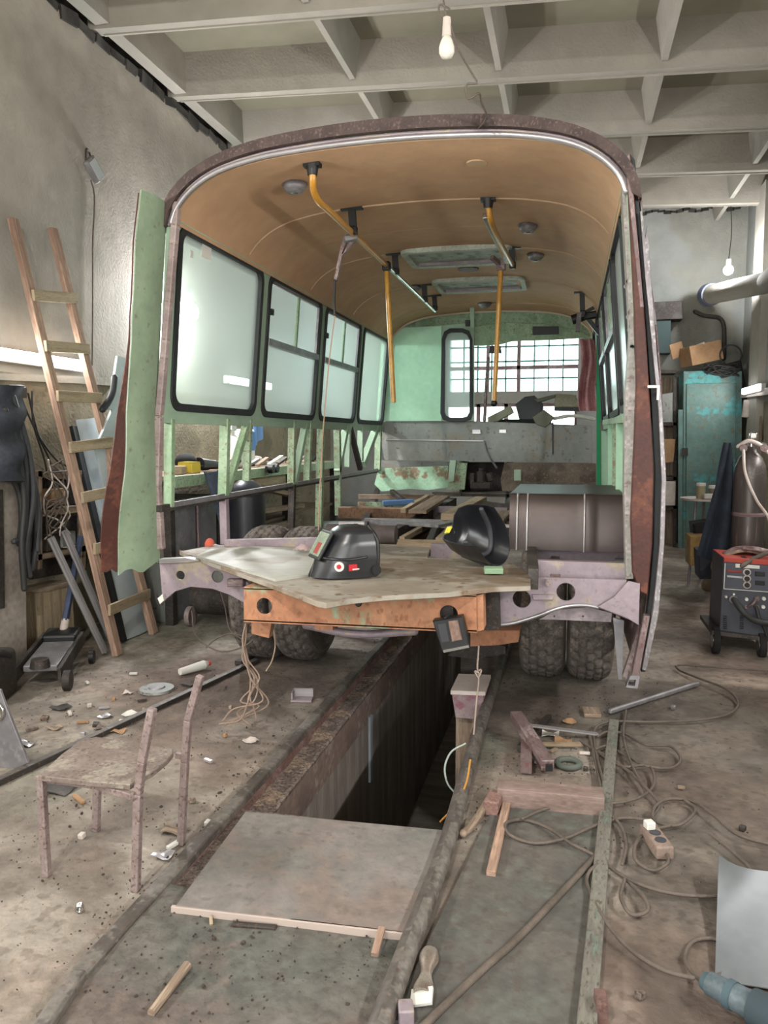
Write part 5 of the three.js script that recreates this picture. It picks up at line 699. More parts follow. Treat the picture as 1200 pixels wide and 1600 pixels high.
{ const g = thing('steel_channel', 'long dusty green steel channel edging the floor plates', 'channel'); const a = G(959, 1128, 0.02), b = G(917, 1600, 0.02), d = b.clone().sub(a); b.addScaledVector(d, 0.1); new B().bar(a, b, 0.05, 0.03, 0.004).mesh('channel', mat('#79776d', '#6d675f', { s: [0.8, 0.1], n: 256, f: [5, 2], C: '#667266', ct: 0.57, cw: 0.14, D: '#4f463f', dt: 0.62, r: 0.75, m: 0.2 }), g); }
{ const p = G(900, 1400); const b = new B(); b.shape([G(772, 1262), G(945, 1275), G(905, 1640), G(610, 1600)].map(q => [q.x, -q.z]), null, 0.012, new THREE.Matrix4().makeRotationX(-Math.PI / 2).setPosition(0, 0.001, 0)); one(b, 'floor_plate', mat('#5d5852', '#54524d', { s: 1.1, n: 512, f: [4, 4], C: '#5d645b', ct: 0.56, cw: 0.16, ck: 0.6, D: '#4d413b', dt: 0.63, dk: 0.5, bump: 0.003, g: 0.18, r: 0.8 }), 'dusty greenish steel plate on the floor between pit rail and channel', 'steel plate'); }
one(new B().tube([G(655, 1610, 0.02), G(760, 1510, 0.02), G(800, 1475, 0.022), G(936, 1333, 0.02)], 0.011, 30, 8), 'long_rod', M.cable, 'long straight dusty rod lying across the floor plate', 'rod');
one(new B().bar(G(952, 1112, 0.02), G(1091, 1068, 0.02), 0.026, 0.026, 0.009), 'steel_pipe', M.steel, 'short steel pipe lying on the floor in front of the cut pillar', 'pipe');
{ const g = thing('crushed_can', 'crushed dusty tin can lying against the pit rail', 'can'); const p = G(672, 1500), q = G(660, 1570); new B().slab(10, 14, (u, v) => { const c = p.clone().lerp(q, v); const a = u * 4.6; return V(c.x + 0.026 * Math.cos(a) * (0.8 + 0.25 * Math.sin(v * 9)), 0.027 + 0.02 * Math.sin(a) * (0.8 + 0.3 * Math.sin(v * 7)), c.z); }, 0.003, 0.1, 0.15).mesh('shell', mat('#a39a90', '#8b7d72', { s: 0.1, n: 64, r: 0.4, m: 0.5 }), g); new B().box(q.x, 0.03, q.z + 0.01, 0.06, 0.008, 0.05, [0.2, 0.1, 0.3]).mesh('lid', M.paper, g); }
one(new B().box(G(634, 1598).x, 0.025, G(634, 1598).z, 0.04, 0.05, 0.05, [0, 0.3, 0], 0.006), 'tin_scrap', M.primer, 'small grey tin scrap next to the crushed can', 'scrap');
one(new B().box(G(938, 1584).x, 0.03, G(938, 1590).z, 0.03, 0.06, 0.06, [0, 0.1, 0], 0.003), 'offcut_block', M.railface, 'small brown offcut block against the steel channel', 'block');
one(new B().box(G(924, 1116).x, 0.012, G(924, 1116).z, 0.09, 0.02, 0.12, [0, 0.1, 0], 0.003), 'wood_chip', M.wood, 'square brown wood chip near the tyre', 'wood piece');
{ const g = thing('steel_sheet', 'bright galvanised steel sheet lying on the floor with a bent corner', 'sheet'); const a = G(1122, 1358, 0.05), b = G(1290, 1368, 0.012), c = G(1300, 1560, 0.012), d = G(1117, 1532, 0.012); new B().quadSheet(a, b, c, d, 0.003, 12, 10, (p, u, v) => { p.y += 0.05 * (1 - u) ** 6 * (1 - v) ** 3; }).mesh('sheet', mat('#84888c', '#777b7f', { s: 0.8, n: 256, f: [3, 3], r: 0.35, m: 0.35, g: 0.06 }), g); }
{ const g = thing('heat_gun', 'grey and light blue corded power tool lying at the edge of the steel sheet', 'power tool'); const a = G(1108, 1536, 0.05), b = G(1250, 1612, 0.06), d = b.clone().sub(a); new B().cyl(a, a.clone().addScaledVector(d, 0.5), 0.03, 0.036, 18).mesh('body', mat('#5b676d', '#4c575c', { s: 0.2, n: 64, r: 0.5 }), g); new B().cyl(a.clone().addScaledVector(d, 0.5), b, 0.045, 0.05, 18).mesh('motor', mat('#323f45'), g); new B().cyl(a.clone().addScaledVector(d, -0.07), a, 0.022, 0.027).mesh('collar', mat('#44565d'), g); new B().cyl(a.clone().addScaledVector(d, 0.22), a.clone().addScaledVector(d, 0.3), 0.037, 0.037, 18).mesh('collar', mat('#44565d'), g); const gr = new B().box(b.x - 0.02, 0.03, b.z + 0.05, 0.16, 0.05, 0.1, [0, 0.5, 0], 0.015).mesh('grip', M.black, g); new B().tube([a.clone().addScaledVector(d, -0.06), G(1090, 1528, 0.02), G(1070, 1500, 0.012), G(1085, 1470, 0.01), G(1120, 1468, 0.01), G(1140, 1490, 0.01), G(1128, 1520, 0.01), G(1105, 1530, 0.02)], 0.006, 50, 7).mesh('cord', M.cable, g); }
{ // extension cord in loops
  const g = thing('extension_cord', 'dusty extension cord tangled in loops over the floor plates', 'cord');
  const paths = [[[1215, 1322], [1155, 1305], [1110, 1270], [1078, 1251], [1042, 1249], [1020, 1268], [1024, 1283], [1056, 1290], [1078, 1278], [1085, 1262], [1070, 1250]],
    [[1042, 1332], [1042, 1350], [1020, 1360], [995, 1346], [993, 1319], [1015, 1299], [1047, 1290]],
    [[1011, 1281], [975, 1278], [930, 1290], [876, 1312], [831, 1317], [795, 1303], [790, 1287], [817, 1281], [853, 1292], [894, 1319], [930, 1337], [966, 1364], [1011, 1386], [1065, 1398], [1132, 1398], [1166, 1382], [1173, 1360], [1146, 1332], [1110, 1303]],
    [[1215, 1049], [1110, 1042], [1056, 1040], [1060, 1046], [1087, 1058], [1137, 1078], [1153, 1098], [1137, 1116], [1092, 1125], [1020, 1128], [952, 1128], [930, 1138], [928, 1157], [934, 1188], [943, 1220]],
    [[934, 1150], [950, 1143], [975, 1146], [1011, 1164], [1047, 1166], [1063, 1184], [1047, 1200], [1011, 1197], [975, 1179], [948, 1166], [932, 1170]],
    [[907, 1157], [939, 1179], [975, 1198], [1012, 1196], [1022, 1224], [997, 1247], [948, 1256], [885, 1258], [849, 1265], [817, 1279]],
    [[918, 1164], [966, 1193], [1002, 1224], [1029, 1256], [1020, 1276]],
    [[976, 1373], [971, 1405], [987, 1429], [1011, 1424], [1008, 1405], [976, 1373], [944, 1351], [924, 1358], [917, 1373], [923, 1395], [949, 1443], [987, 1485], [1040, 1517], [1083, 1528]],
    [[921, 1150], [930, 1190], [938, 1230], [940, 1262], [966, 1285], [978, 1320], [972, 1350]], [[978, 1110], [974, 1150], [985, 1190], [1010, 1240]]];
  paths.forEach((l, i) => new B().tube(l.map(([u, v], k) => { const y = 0.02 + 0.006 * ((i * 7 + k) % 3); return G(u, v, y); }), 0.0065, l.length * 8, 7).mesh('cord', i % 4 === 3 ? M.cable : M.cable, g));
}
{ const g = thing('power_strip', 'dusty pinkish power strip with a white plug among the cord loops', 'power strip'); const a = G(1012, 1296, 0.03), b = G(1040, 1334, 0.03); new B().bar(a, b, 0.065, 0.05, 0.008).mesh('body', mat('#8d7a6f', '#7b695f', { s: 0.2, n: 64, r: 0.7 }), g); const m = a.clone().lerp(b, 0.25); for (const k of [0.42, 0.72]) { const q = a.clone().lerp(b, k); new B().cyl(V(q.x, 0.054, q.z), V(q.x, 0.058, q.z), 0.02, 0.02, 18).mesh('socket', M.darkgrey, g); } new B().box(m.x - 0.01, 0.07, m.z, 0.035, 0.03, 0.035, [0, 0.4, 0], 0.006).mesh('plug', M.whiteplastic, g); }
{ // scattered rubbish, chips, papers: each single piece
  const bits = [[205, 1118, 0.06], [225, 1110, 0.05], [150, 1135, 0.07], [185, 1145, 0.05], [110, 1120, 0.06], [70, 1125, 0.08], [165, 1122, 0.05], [135, 1068, 0.04], [360, 1108, 0.04], [90, 1235, 0.1], [130, 1258, 0.09], [128, 1310, 0.05], [240, 1175, 0.05], [320, 1190, 0.05], [325, 1290, 0.05], [270, 1300, 0.06], [300, 1075, 0.08], [352, 1152, 0.04], [392, 1160, 0.05], [60, 1590, 0.03], [1052, 1108, 0.05], [860, 1150, 0.06], [1070, 1235, 0.03], [1160, 1298, 0.05], [890, 1130, 0.05], [905, 1180, 0.05], [1000, 1560, 0.05], [40, 1165, 0.06], [215, 1055, 0.05], [340, 1060, 0.05], [95, 1108, 0.07], [120, 1132, 0.06], [140, 1105, 0.05], [160, 1140, 0.05], [172, 1108, 0.06], [190, 1130, 0.05], [85, 1140, 0.05], [215, 1098, 0.05], [178, 1095, 0.04], [200, 1085, 0.04], [60, 1140, 0.06], [130, 1150, 0.05], [835, 1140, 0.05], [860, 1178, 0.05], [915, 1205, 0.04], [880, 1160, 0.06], [845, 1190, 0.05], [300, 1255, 0.05], [255, 1340, 0.05], [262, 1330, 0.06]];
  const mm = [M.paper, M.wood, M.darksteel, M.cardboard, M.pvc, M.dirt, M.alu];
  bits.forEach(([u, v, s], i) => { const p = G(u, v), k = i % 3; const b = new B(); if (k === 0) b.slab(3, 3, (a, c) => V(p.x + (a - 0.5) * s * 1.4, 0.012 + 0.01 * Math.sin(a * 5 + i) * Math.cos(c * 4), p.z + (c - 0.5) * s), 0.003, s, s); else if (k === 1) b.bar(p.clone().setY(0.012), p.clone().add(V(s * Math.cos(i), 0.012, s * Math.sin(i))), 0.018, 0.012, 0.002); else b.box(p.x, 0.011, p.z, s * 0.5, 0.02, s * 0.45, [rnd(-0.2, 0.2), i, rnd(-0.2, 0.2)], 0.004); const kn = ['white paper-like', 'brown wooden', 'dark rusty', 'tan cardboard', 'pale plastic', 'earthy', 'shiny metal'][i % 7], nn = ['flat scrap', 'thin splinter', 'small lump'][k]; one(b, ['flat_scrap', 'thin_splinter', 'small_lump'][k], mm[i % 7], kn + ' ' + nn + ' among the floor rubbish', ['scrap', 'splinter', 'lump'][k], kn + ' ' + nn + 's on the floor'); });
  const gb = new THREE.IcosahedronGeometry(1, 0), grit = []; // fine grit
  const zones = [[-3.0, -1.4, -4.6, -2.6, 500], [-1.42, -1.32, -6, -1.8, 260], [-0.36, 0.3, -4.9, -2.6, 650], [-1.25, -0.45, -2.2, -1.7, 260], [0.35, 1.6, -5.5, -1.8, 260], [-2.2, -1.35, -2.8, -1.6, 200]];
  for (const [x0, x1, z0, z1, n] of zones) for (let i = 0; i < n; i++) { const s = rnd(0.0015, 0.0045) * (rnd() < 0.05 ? 2.2 : 1), x = rnd(x0, x1), z = rnd(z0, z1), gg = gb.clone().applyMatrix4(rotM([rnd(0, 3), rnd(0, 3), 0]).multiply(new THREE.Matrix4().makeScale(s * rnd(0.7, 1.6), s * 0.6, s)).setPosition(x, 0.003 + s * 0.4 + (x < -0.45 && x > -1.27 && z > -2.3 ? 0.012 : 0.006), z)); gg.computeVertexNormals(); grit.push(gg); }
  const o = one({ mesh(n, m) { const q = new THREE.Mesh(mergeGeometries(grit), m); q.name = n; q.castShadow = q.receiveShadow = true; scene.add(q); return q; } }, 'floor_grit', M.dirt, 'scattered dirt crumbs and grit over the workshop floor', 'grit'); o.userData.kind = 'stuff';
}
// ---------- lying in and on the bus ----------
{ const g = thing('plywood_sheet', 'stained old plywood sheet lying over the rear cross member', 'plywood'); const y = 0.84; new B().plateY([[281, 862], [330, 853], [420, 846], [520, 836], [600, 851], [672, 856], [668, 872], [720, 874], [800, 880], [829, 900], [829, 916], [770, 918], [700, 926], [600, 931], [548, 936], [510, 943], [497, 941], [430, 915]], y, 0.02, 0.002).mesh('sheet', M.ply, g); const q = [[281, 862], [430, 915], [497, 941], [510, 943], [548, 936], [600, 931]].map(p => G(p[0], p[1], y - 0.012).add(V(0, 0, 0.004))); const e = new B(); for (let i = 0; i < q.length - 1; i++) e.bar(q[i], q[i + 1], 0.006, 0.022); e.mesh('edge', M.railface, g); }
{ const g = thing('thin_board', 'thin pale board lying on the plywood sheet', 'board'); new B().plateY([[306, 868], [330, 858], [480, 848], [500, 858], [482, 898], [430, 905]], 0.853, 0.012, 0.002).mesh('sheet', mat('#a8a79d', '#95928a', { s: 0.9, n: 256, f: [4, 3], C: '#7f7467', ct: 0.58, r: 0.55, g: 0.08 }), g); }
const HP = { y: [0, 0.03, 0.08, 0.14, 0.185, 0.203, 0.21], f: [0.145, 0.135, 0.12, 0.083, 0.05, 0.02, -0.02], w: [0.104, 0.108, 0.109, 0.102, 0.086, 0.058, 0.012], k: [-0.105, -0.108, -0.11, -0.108, -0.1, -0.085, -0.05] };
const hAt = (l, v) => { const t = v * 6, i = Math.min(5, Math.floor(t)); return l[i] + (l[i + 1] - l[i]) * (t - i); };
function helmet(name, label, c, yaw, pitch, roll = 0, basis) {
  const g = thing(name, label, 'welding helmet'), m = (basis ? (() => { const z = basis[0].normalize(), x = basis[1].clone().cross(z).normalize(); return new THREE.Matrix4().makeBasis(x, z.clone().cross(x), z); })() : new THREE.Matrix4().makeRotationFromEuler(new THREE.Euler(pitch, yaw, roll, 'YXZ'))).scale(V(1.14, 1.14, 1.14)).setPosition(c.x, c.y, c.z);
  const sh = new B(); sh.slab(30, 24, (u, v) => { const y = hAt(HP.y, v), zf = hAt(HP.f, v), w = hAt(HP.w, v), zk = hAt(HP.k, v), z0 = -0.03; const s = (u - 0.5) * 2, e = Math.abs(s); if (e > 0.62) { const t = (e - 0.62) / 0.38; return V(Math.sign(s) * w, y, z0 + (zk - z0) * t); } const a = s / 0.62 * Math.PI / 2; return V(Math.sin(a) * w, y, z0 + (zf - z0) * Math.cos(a)); }, 0.005, 0.4, 0.24);
  const bb = new THREE.Box3(); sh.g.forEach(x => { x.applyMatrix4(m); x.computeBoundingBox(); bb.union(x.boundingBox); }); const lift = c.y - bb.min.y; sh.g.forEach(x => x.translate(0, lift, 0)); m.premultiply(new THREE.Matrix4().makeTranslation(0, lift, 0));
  sh.mesh('shell', M.helmet, g);
  const add = (n, b, mm, lab) => { b.g.forEach(x => x.applyMatrix4(m)); return b.mesh(n, mm, g, lab ? { label: lab } : undefined); };
  return { g, add };
}
M.helmet = mat('#242529', '#1d1e21', { s: 0.3, n: 64, r: 0.32, g: 0.05, coat: 0.3 });
{ const { g, add } = helmet('welding_helmet', 'black welding helmet with red sticker standing on the plywood, lens facing the wall', V(-1.04, 0.85, -3.56), -0.95, 0);
  const lz = y => 0.12 + (y - 0.08) * -0.6; add('lens_frame', new B().box(0, 0.13, 0.1, 0.135, 0.13, 0.012, [-0.52, 0, 0], 0.005), M.black); add('lens', new B().box(0, 0.134, 0.106, 0.112, 0.105, 0.01, [-0.52, 0, 0], 0.003), mat('#8d9a86', '#7d8a78', { s: 0.1, n: 64, r: 0.15 })); add('filter', new B().box(0.015, 0.12, 0.118, 0.05, 0.05, 0.006, [-0.52, 0, 0], 0.002), mat('#8d3a34'), 'dark red auto-dark filter');
  add('brow_ridge', new B().tube([V(-0.108, 0.075, 0.02), V(-0.08, 0.083, 0.095), V(0, 0.088, 0.128), V(0.08, 0.083, 0.095), V(0.108, 0.078, 0.02), V(0.11, 0.085, -0.06)], 0.006, 40, 6), M.helmet); add('back_edge', new B().tube([V(0.106, 0.01, -0.108), V(0.11, 0.09, -0.112), V(0.1, 0.16, -0.108), V(0.06, 0.205, -0.09)], 0.007), M.black);
  add('emblem', new B().cyl(V(0.094, 0.05, 0.052), V(0.1, 0.05, 0.056), 0.02, 0.02, 22), M.paper, 'round white sticker with red mark'); add('emblem_mark', new B().cyl(V(0.099, 0.05, 0.0555), V(0.1015, 0.05, 0.057), 0.01, 0.01, 18), mat('#a82c35'));
  add('sticker', new B().box(0.1085, 0.045, -0.01, 0.006, 0.026, 0.056, [0, 0.12, 0]), mat('#b3202c'), 'red rectangular sticker'); add('sticker_line', new B().box(0.1125, 0.038, -0.012, 0.003, 0.005, 0.03, [0, 0.12, 0]), M.paper); add('headband_knob', new B().cyl(V(0.1, 0.03, -0.1), V(0.125, 0.03, -0.1), 0.02), M.blackmat);
}
{ const { g, add } = helmet('welding_helmet', 'dusty dark welding helmet lying on its side with yellow tag, hollow side showing', V(-0.36, 0.85, -3.95), 0, 0, 0, [V(0.35, -0.65, -0.67), V(-0.8, 0.1, -0.3)]);
  add('headband', new B().tube([V(-0.09, 0.06, -0.1), V(-0.07, 0.07, 0.03), V(0, 0.07, 0.09), V(0.07, 0.07, 0.03), V(0.09, 0.06, -0.1)], 0.012, 30, 6), M.darkgrey); add('yellow_tag', new B().box(0.03, 0.19, -0.09, 0.035, 0.03, 0.006, [0.3, 0, 0]), mat('#c9c23a'), 'yellow tag'); add('lens_frame', new B().box(0, 0.13, 0.1, 0.135, 0.13, 0.012, [-0.52, 0, 0], 0.005), M.darkgrey);
  new B().box(-0.345, 0.865, -3.76, 0.09, 0.028, 0.05, [0.1, 0.2, 0], 0.004).mesh('green_tag', mat('#7f9a7c'), g);
}
{ const g = thing('muffler', 'dark dusty cylinder silencer lying on the floor frame behind the helmet', 'muffler'); const a = onZ(512, 833, -4.35), b = onZ(619, 836, -4.35); new B().cyl(a, b, 0.055, 0.055, 20).mesh('shell', mat('#4d4340', '#3f3634', { s: 0.3, n: 64, r: 0.7 }), g); new B().box((a.x + b.x) / 2, a.y - 0.09, a.z, 0.1, 0.14, 0.06).mesh('bracket', M.darksteel, g); new B().cyl(onZ(530, 818, -4.34), onZ(570, 818, -4.34), 0.014, 0.014).mesh('clamp', M.alu, g); }
const planksIn = [['wide weathered plank spanning the floor frame toward the cab', [691, 776, 0.86], [652, 800, 0.86], 0.16, 0.03, M.wood], ['thick light plank across the floor frame', [752, 780, 0.86], [700, 808, 0.86], 0.12, 0.06, M.woodlight], ['narrow light batten over the rusty floor pan', [702, 830, 0.8], [686, 846, 0.8], 0.05, 0.05, M.woodlight], ['narrow batten beside the silencer', [656, 827, 0.8], [628, 843, 0.8], 0.04, 0.04, M.woodlight], ['short plank end against the wheel arch cover', [790, 800, 0.86], [775, 815, 0.86], 0.12, 0.03, M.wood], ['slim batten next to the wide plank', [668, 776, 0.86], [630, 798, 0.86], 0.05, 0.04, M.woodlight]];
for (const [l, a, b, w, h, m] of planksIn) one(new B().bar(G(...a), G(...b), w, h, 0.004), 'floor_plank', m, l, 'plank');
one(new B().bar(G(585, 812, 0.88), G(682, 822, 0.88), 0.06, 0.02, 0.002), 'grey_strip', M.steel, 'long grey metal strip lying over the bus floor frame', 'strip'); one(new B().bar(G(678, 822, 0.89), G(760, 806, 0.89), 0.07, 0.02, 0.002), 'grey_strip', M.greypanel, 'angled grey metal strip pointing to the wheel arch cover', 'strip'); one(new B().bar(G(712, 818, 0.87), G(800, 822, 0.87), 0.09, 0.015, 0.002), 'grey_strip', M.pvc, 'pale flat strip in front of the wheel arch cover', 'strip');
{ const g = thing('beam_offcut', 'long pinkish box beam lying behind the plywood sheet', 'beam'); new B().bar(onZ(353, 850, -4.42), onZ(500, 847, -4.42), 0.06, 0.055, 0.004).mesh('beam', M.primer, g); }
one(new B().slab(8, 8, (u, v) => { const p = onZ(462 + u * 22, 858, -4.2); return V(p.x, 0.872 + 0.025 * Math.sin(u * 3.1) * Math.sin(v * 3.1) + 0.004 * Math.sin(u * 20), p.z + (v - 0.5) * 0.09); }, 0.004, 0.1, 0.1), 'pink_rag', mat('#b39a98'), 'small pinkish rag on the plywood beside the helmet', 'rag');
{ const g = thing('hammer', 'old hammer with worn wooden handle lying in front of the wheel arch cover', 'hammer'); new B().bar(onZ(829, 851, -4.9), onZ(955, 851, -4.9), 0.03, 0.03, 0.008).mesh('handle', M.woodlight, g); const c = onZ(822, 848, -4.9); new B().box(c.x, c.y, c.z, 0.05, 0.06, 0.1, null, 0.008).mesh('head', M.darksteel, g); }
{ // string and broken bracket hanging from the handrail
  const g = thing('hanging_bracket', 'broken sun-visor bracket with cord dangling from the yellow handrail', 'bracket'); const z = -4.95; new B().plateZ([[537, 367], [553, 362], [556, 374], [534, 400], [526, 438], [521, 440], [530, 395]], z, 0.03, [[[541, 376], [548, 374], [536, 398], [534, 396]]]).mesh('arm', M.oxide, g); const c = onZ(550, 373, z); new B().box(c.x, c.y, c.z + 0.02, 0.09, 0.04, 0.05, [0, 0.3, 0.2], 0.01).mesh('hinge', M.steel, g); new B().tube([onZ(523, 438, z), onZ(522, 470, z), onZ(523, 492, z)], 0.008).mesh('rod', M.black, g); new B().tube([onZ(524, 490, z), onZ(515, 560, z), onZ(506, 660, z), onZ(500, 760, z), onZ(497, 848, z)], 0.004, 40, 5).mesh('cord', mat('#b08d74'), g); }
{ // heap on the dashboard
  const z = -9.35, g = thing('dashboard_cover', 'crumpled grey-green dashboard cover heaped below the windscreen', 'cover'); const P = (px, zz, t, m, n) => new B().plateZ(px, zz, t, null, 0.01).mesh(n, m, g); P([[805, 632], [820, 620], [835, 618], [848, 630], [846, 655], [830, 660], [812, 658]], z, 0.2, M.darkgrey, 'instrument_hood'); P([[762, 652], [798, 634], [803, 645], [775, 660], [762, 660]], z + 0.1, 0.06, mat('#8a8a78'), 'flap'); P([[832, 652], [850, 640], [866, 652], [858, 664], [852, 668], [838, 664]], z + 0.2, 0.04, mat('#77776a'), 'flap'); P([[835, 624], [868, 616], [868, 621], [840, 630]], z + 0.05, 0.05, mat('#6d6d60'), 'flap'); P([[776, 655], [860, 655], [862, 664], [776, 664]], z + 0.05, 0.2, M.blackmat, 'tray');
  const b = thing('cardboard_carton', 'greyish carton standing on the dashboard beside the curtain', 'carton'); new B().plateZ([[868, 615], [900, 617], [906, 636], [866, 636]], z + 0.05, 0.25, null, 0.004).mesh('box', mat('#a39f8b', '#918c78', { s: 0.3, n: 64, r: 0.9 }), b); new B().plateZ([[866, 636], [906, 636], [906, 642], [866, 641]], z + 0.06, 0.26).mesh('base', M.darkgrey, b);
  one(new B().tube([onZ(866, 654, z + 0.1), onZ(890, 650, z + 0.1), onZ(910, 651, z + 0.1), onZ(928, 655, z + 0.1)], 0.02, 20, 8), 'white_tube', M.whiteplastic, 'bent white tube lying on the dashboard by the door', 'tube');
  one(new B().box(onZ(622, 790, -7.4).x, 0.88, -7.4, 0.3, 0.05, 0.08, [0, 0.3, 0.05], 0.01), 'blue_tool', mat('#4d6f9a'), 'blue tool lying in the open floor frame near the cab', 'tool'); one(new B().bar(onZ(612, 768, -8.0), onZ(640, 790, -7.6), 0.05, 0.05, 0.006), 'pry_bar', M.darksteel, 'dark bar leaning in the floor frame by the green toe board', 'bar');
}
// ---------- welding corner and the back of the workshop ----------
{ const g = thing('welding_machine', 'grey wheeled welding machine with three dials and a red top edge', 'welder'); const z = -5.75, P = (n, px, t, m, off = 0, par = g, lab) => new B().plateZ(px, z + off, t, null, 0.003).mesh(n, m, par, lab ? { label: lab } : undefined);
  const bodyM = mat('#3f4149', '#36383f', { s: 0.4, n: 64, r: 0.5, g: 0.06 }); P('body', [[1130, 872], [1212, 878], [1212, 1003], [1124, 990]], 0.42, bodyM, 0); P('top_edge', [[1131, 871], [1213, 876], [1213, 884], [1131, 878]], 0.42, mat('#a8453a'), 0.004, g, 'red top edge');
  const fp = P('control_panel', [[1132, 880], [1213, 886], [1213, 927], [1130, 920]], 0.008, mat('#4d4f58'), 0.012); const bd = new B(); const bp = [[1133, 880], [1131, 920], [1201, 925]].map(p => onZ(p[0], p[1], z + 0.018)); bd.bar(bp[0], bp[1], 0.006, 0.004); bd.bar(bp[1], bp[2], 0.006, 0.004); bd.mesh('border_line', M.paper, fp);
  P('strip_label', [[1149, 881], [1187, 884], [1187, 889], [1149, 887]], 0.003, M.paper, 0.02, fp); P('name_plate', [[1136, 890], [1159, 892], [1159, 895], [1136, 894]], 0.003, mat('#8f3a34'), 0.02, fp); P('model_plate', [[1136, 899], [1160, 901], [1160, 904], [1136, 902]], 0.003, mat('#b0aeae'), 0.02, fp);
  for (const v of [894, 904, 914]) { const c = onZ(1167, v, z + 0.016); new B().cyl(c, c.clone().add(V(0, 0, 0.006)), 0.025, 0.025, 20).mesh('dial_scale', M.pvc, fp); new B().cyl(c, c.clone().add(V(0, 0, 0.02)), 0.018, 0.016, 16).mesh('dial', M.black, fp); }
  for (const v of [897, 911]) P('display', [[1180, v - 4], [1195, v - 3], [1195, v + 4], [1180, v + 3]], 0.004, M.black, 0.02, fp);
  for (const [u, v, r, m] of [[1145, 936, 0.03, M.steel], [1166, 936, 0.012, M.paper], [1182, 935, 0.018, M.oxide], [1193, 935, 0.013, M.paper], [1166, 948, 0.012, M.oxide], [1182, 948, 0.018, M.oxide], [1192, 948, 0.013, M.paper], [1134, 932, 0.009, M.paper], [1146, 928, 0.008, M.paper]]) { const c = onZ(u, v, z + 0.008); new B().cyl(c, c.clone().add(V(0, 0, 0.018)), r, r * 0.9, 16).mesh('terminal', m, g); }
  for (let i = 0; i < 7; i++) for (const u of [1130, 1156]) P('vent_slot', [[u, 962 + i * 3.2], [u + 6, 962.4 + i * 3.2], [u + 6, 963.6 + i * 3.2], [u, 963.2 + i * 3.2]], 0.003, M.black, 0.008);
  new B().tube([onZ(1147, 937, z + 0.04), onZ(1160, 955, z + 0.1), onZ(1180, 970, z + 0.1), onZ(1215, 976, z + 0.08)], 0.02, 30, 8).mesh('torch_cable', M.cableblack, g); new B().tube([onZ(1182, 949, z + 0.03), onZ(1186, 965, z + 0.06), onZ(1196, 985, z + 0.06), onZ(1200, 1000, z + 0.05)], 0.012, 20, 7).mesh('torch_cable', M.cableblack, g); new B().tube([onZ(1168, 948, z + 0.03), onZ(1176, 944, z + 0.06), onZ(1182, 936, z + 0.03)], 0.008).mesh('jumper_lead', M.oxide, g);
  P('platform', [[1112, 985], [1215, 998], [1215, 1004], [1112, 992]], 0.5, M.darksteel, 0.04);
  for (const [u, v, zz] of [[1118, 1000, z + 0.0], [1190, 1008, z + 0.02], [1122, 985, z - 0.4]]) { const c = onZ(u, v, zz), r = Math.max(0.04, c.y); const w = new B().cyl(V(c.x - 0.02, r, zz), V(c.x + 0.02, r, zz), r, r, 22).mesh('caster', M.blackmat, g); new B().cyl(V(c.x - 0.025, r, zz), V(c.x + 0.025, r, zz), r * 0.55, r * 0.55, 18).mesh('hub', M.chrome, w); }
  new B().plateZ([[1184, 996], [1196, 998], [1196, 1008], [1186, 1008]], z + 0.05, 0.02).mesh('caster_fork', M.chrome, g);
  const t = thing('welding_torch', 'dusty welding torch and hoses coiled on top of the welding machine', 'torch'); const b = new B(); b.tube([onZ(1160, 884, z + 0.03), onZ(1180, 872, z - 0.02), onZ(1215, 858, z - 0.05)], 0.017, 20, 8); b.mesh('handle', M.cable, t); new B().tube([onZ(1132, 866, z - 0.2), onZ(1150, 858, z - 0.2), onZ(1180, 858, z - 0.1), onZ(1205, 864, z - 0.12)], 0.02, 24, 8).mesh('hose', M.oxide, t); new B().plateZ([[1140, 872], [1168, 872], [1166, 878], [1142, 878]], z - 0.02, 0.08).mesh('pedal', M.black, t); new B().slab(6, 6, (u, v) => onZ(1133 + u * 60, 868 - 8 * Math.sin(u * 3) + 4 * v, z - 0.15 - v * 0.15), 0.02, 0.3, 0.2).mesh('leather_mat', M.wood, t); }
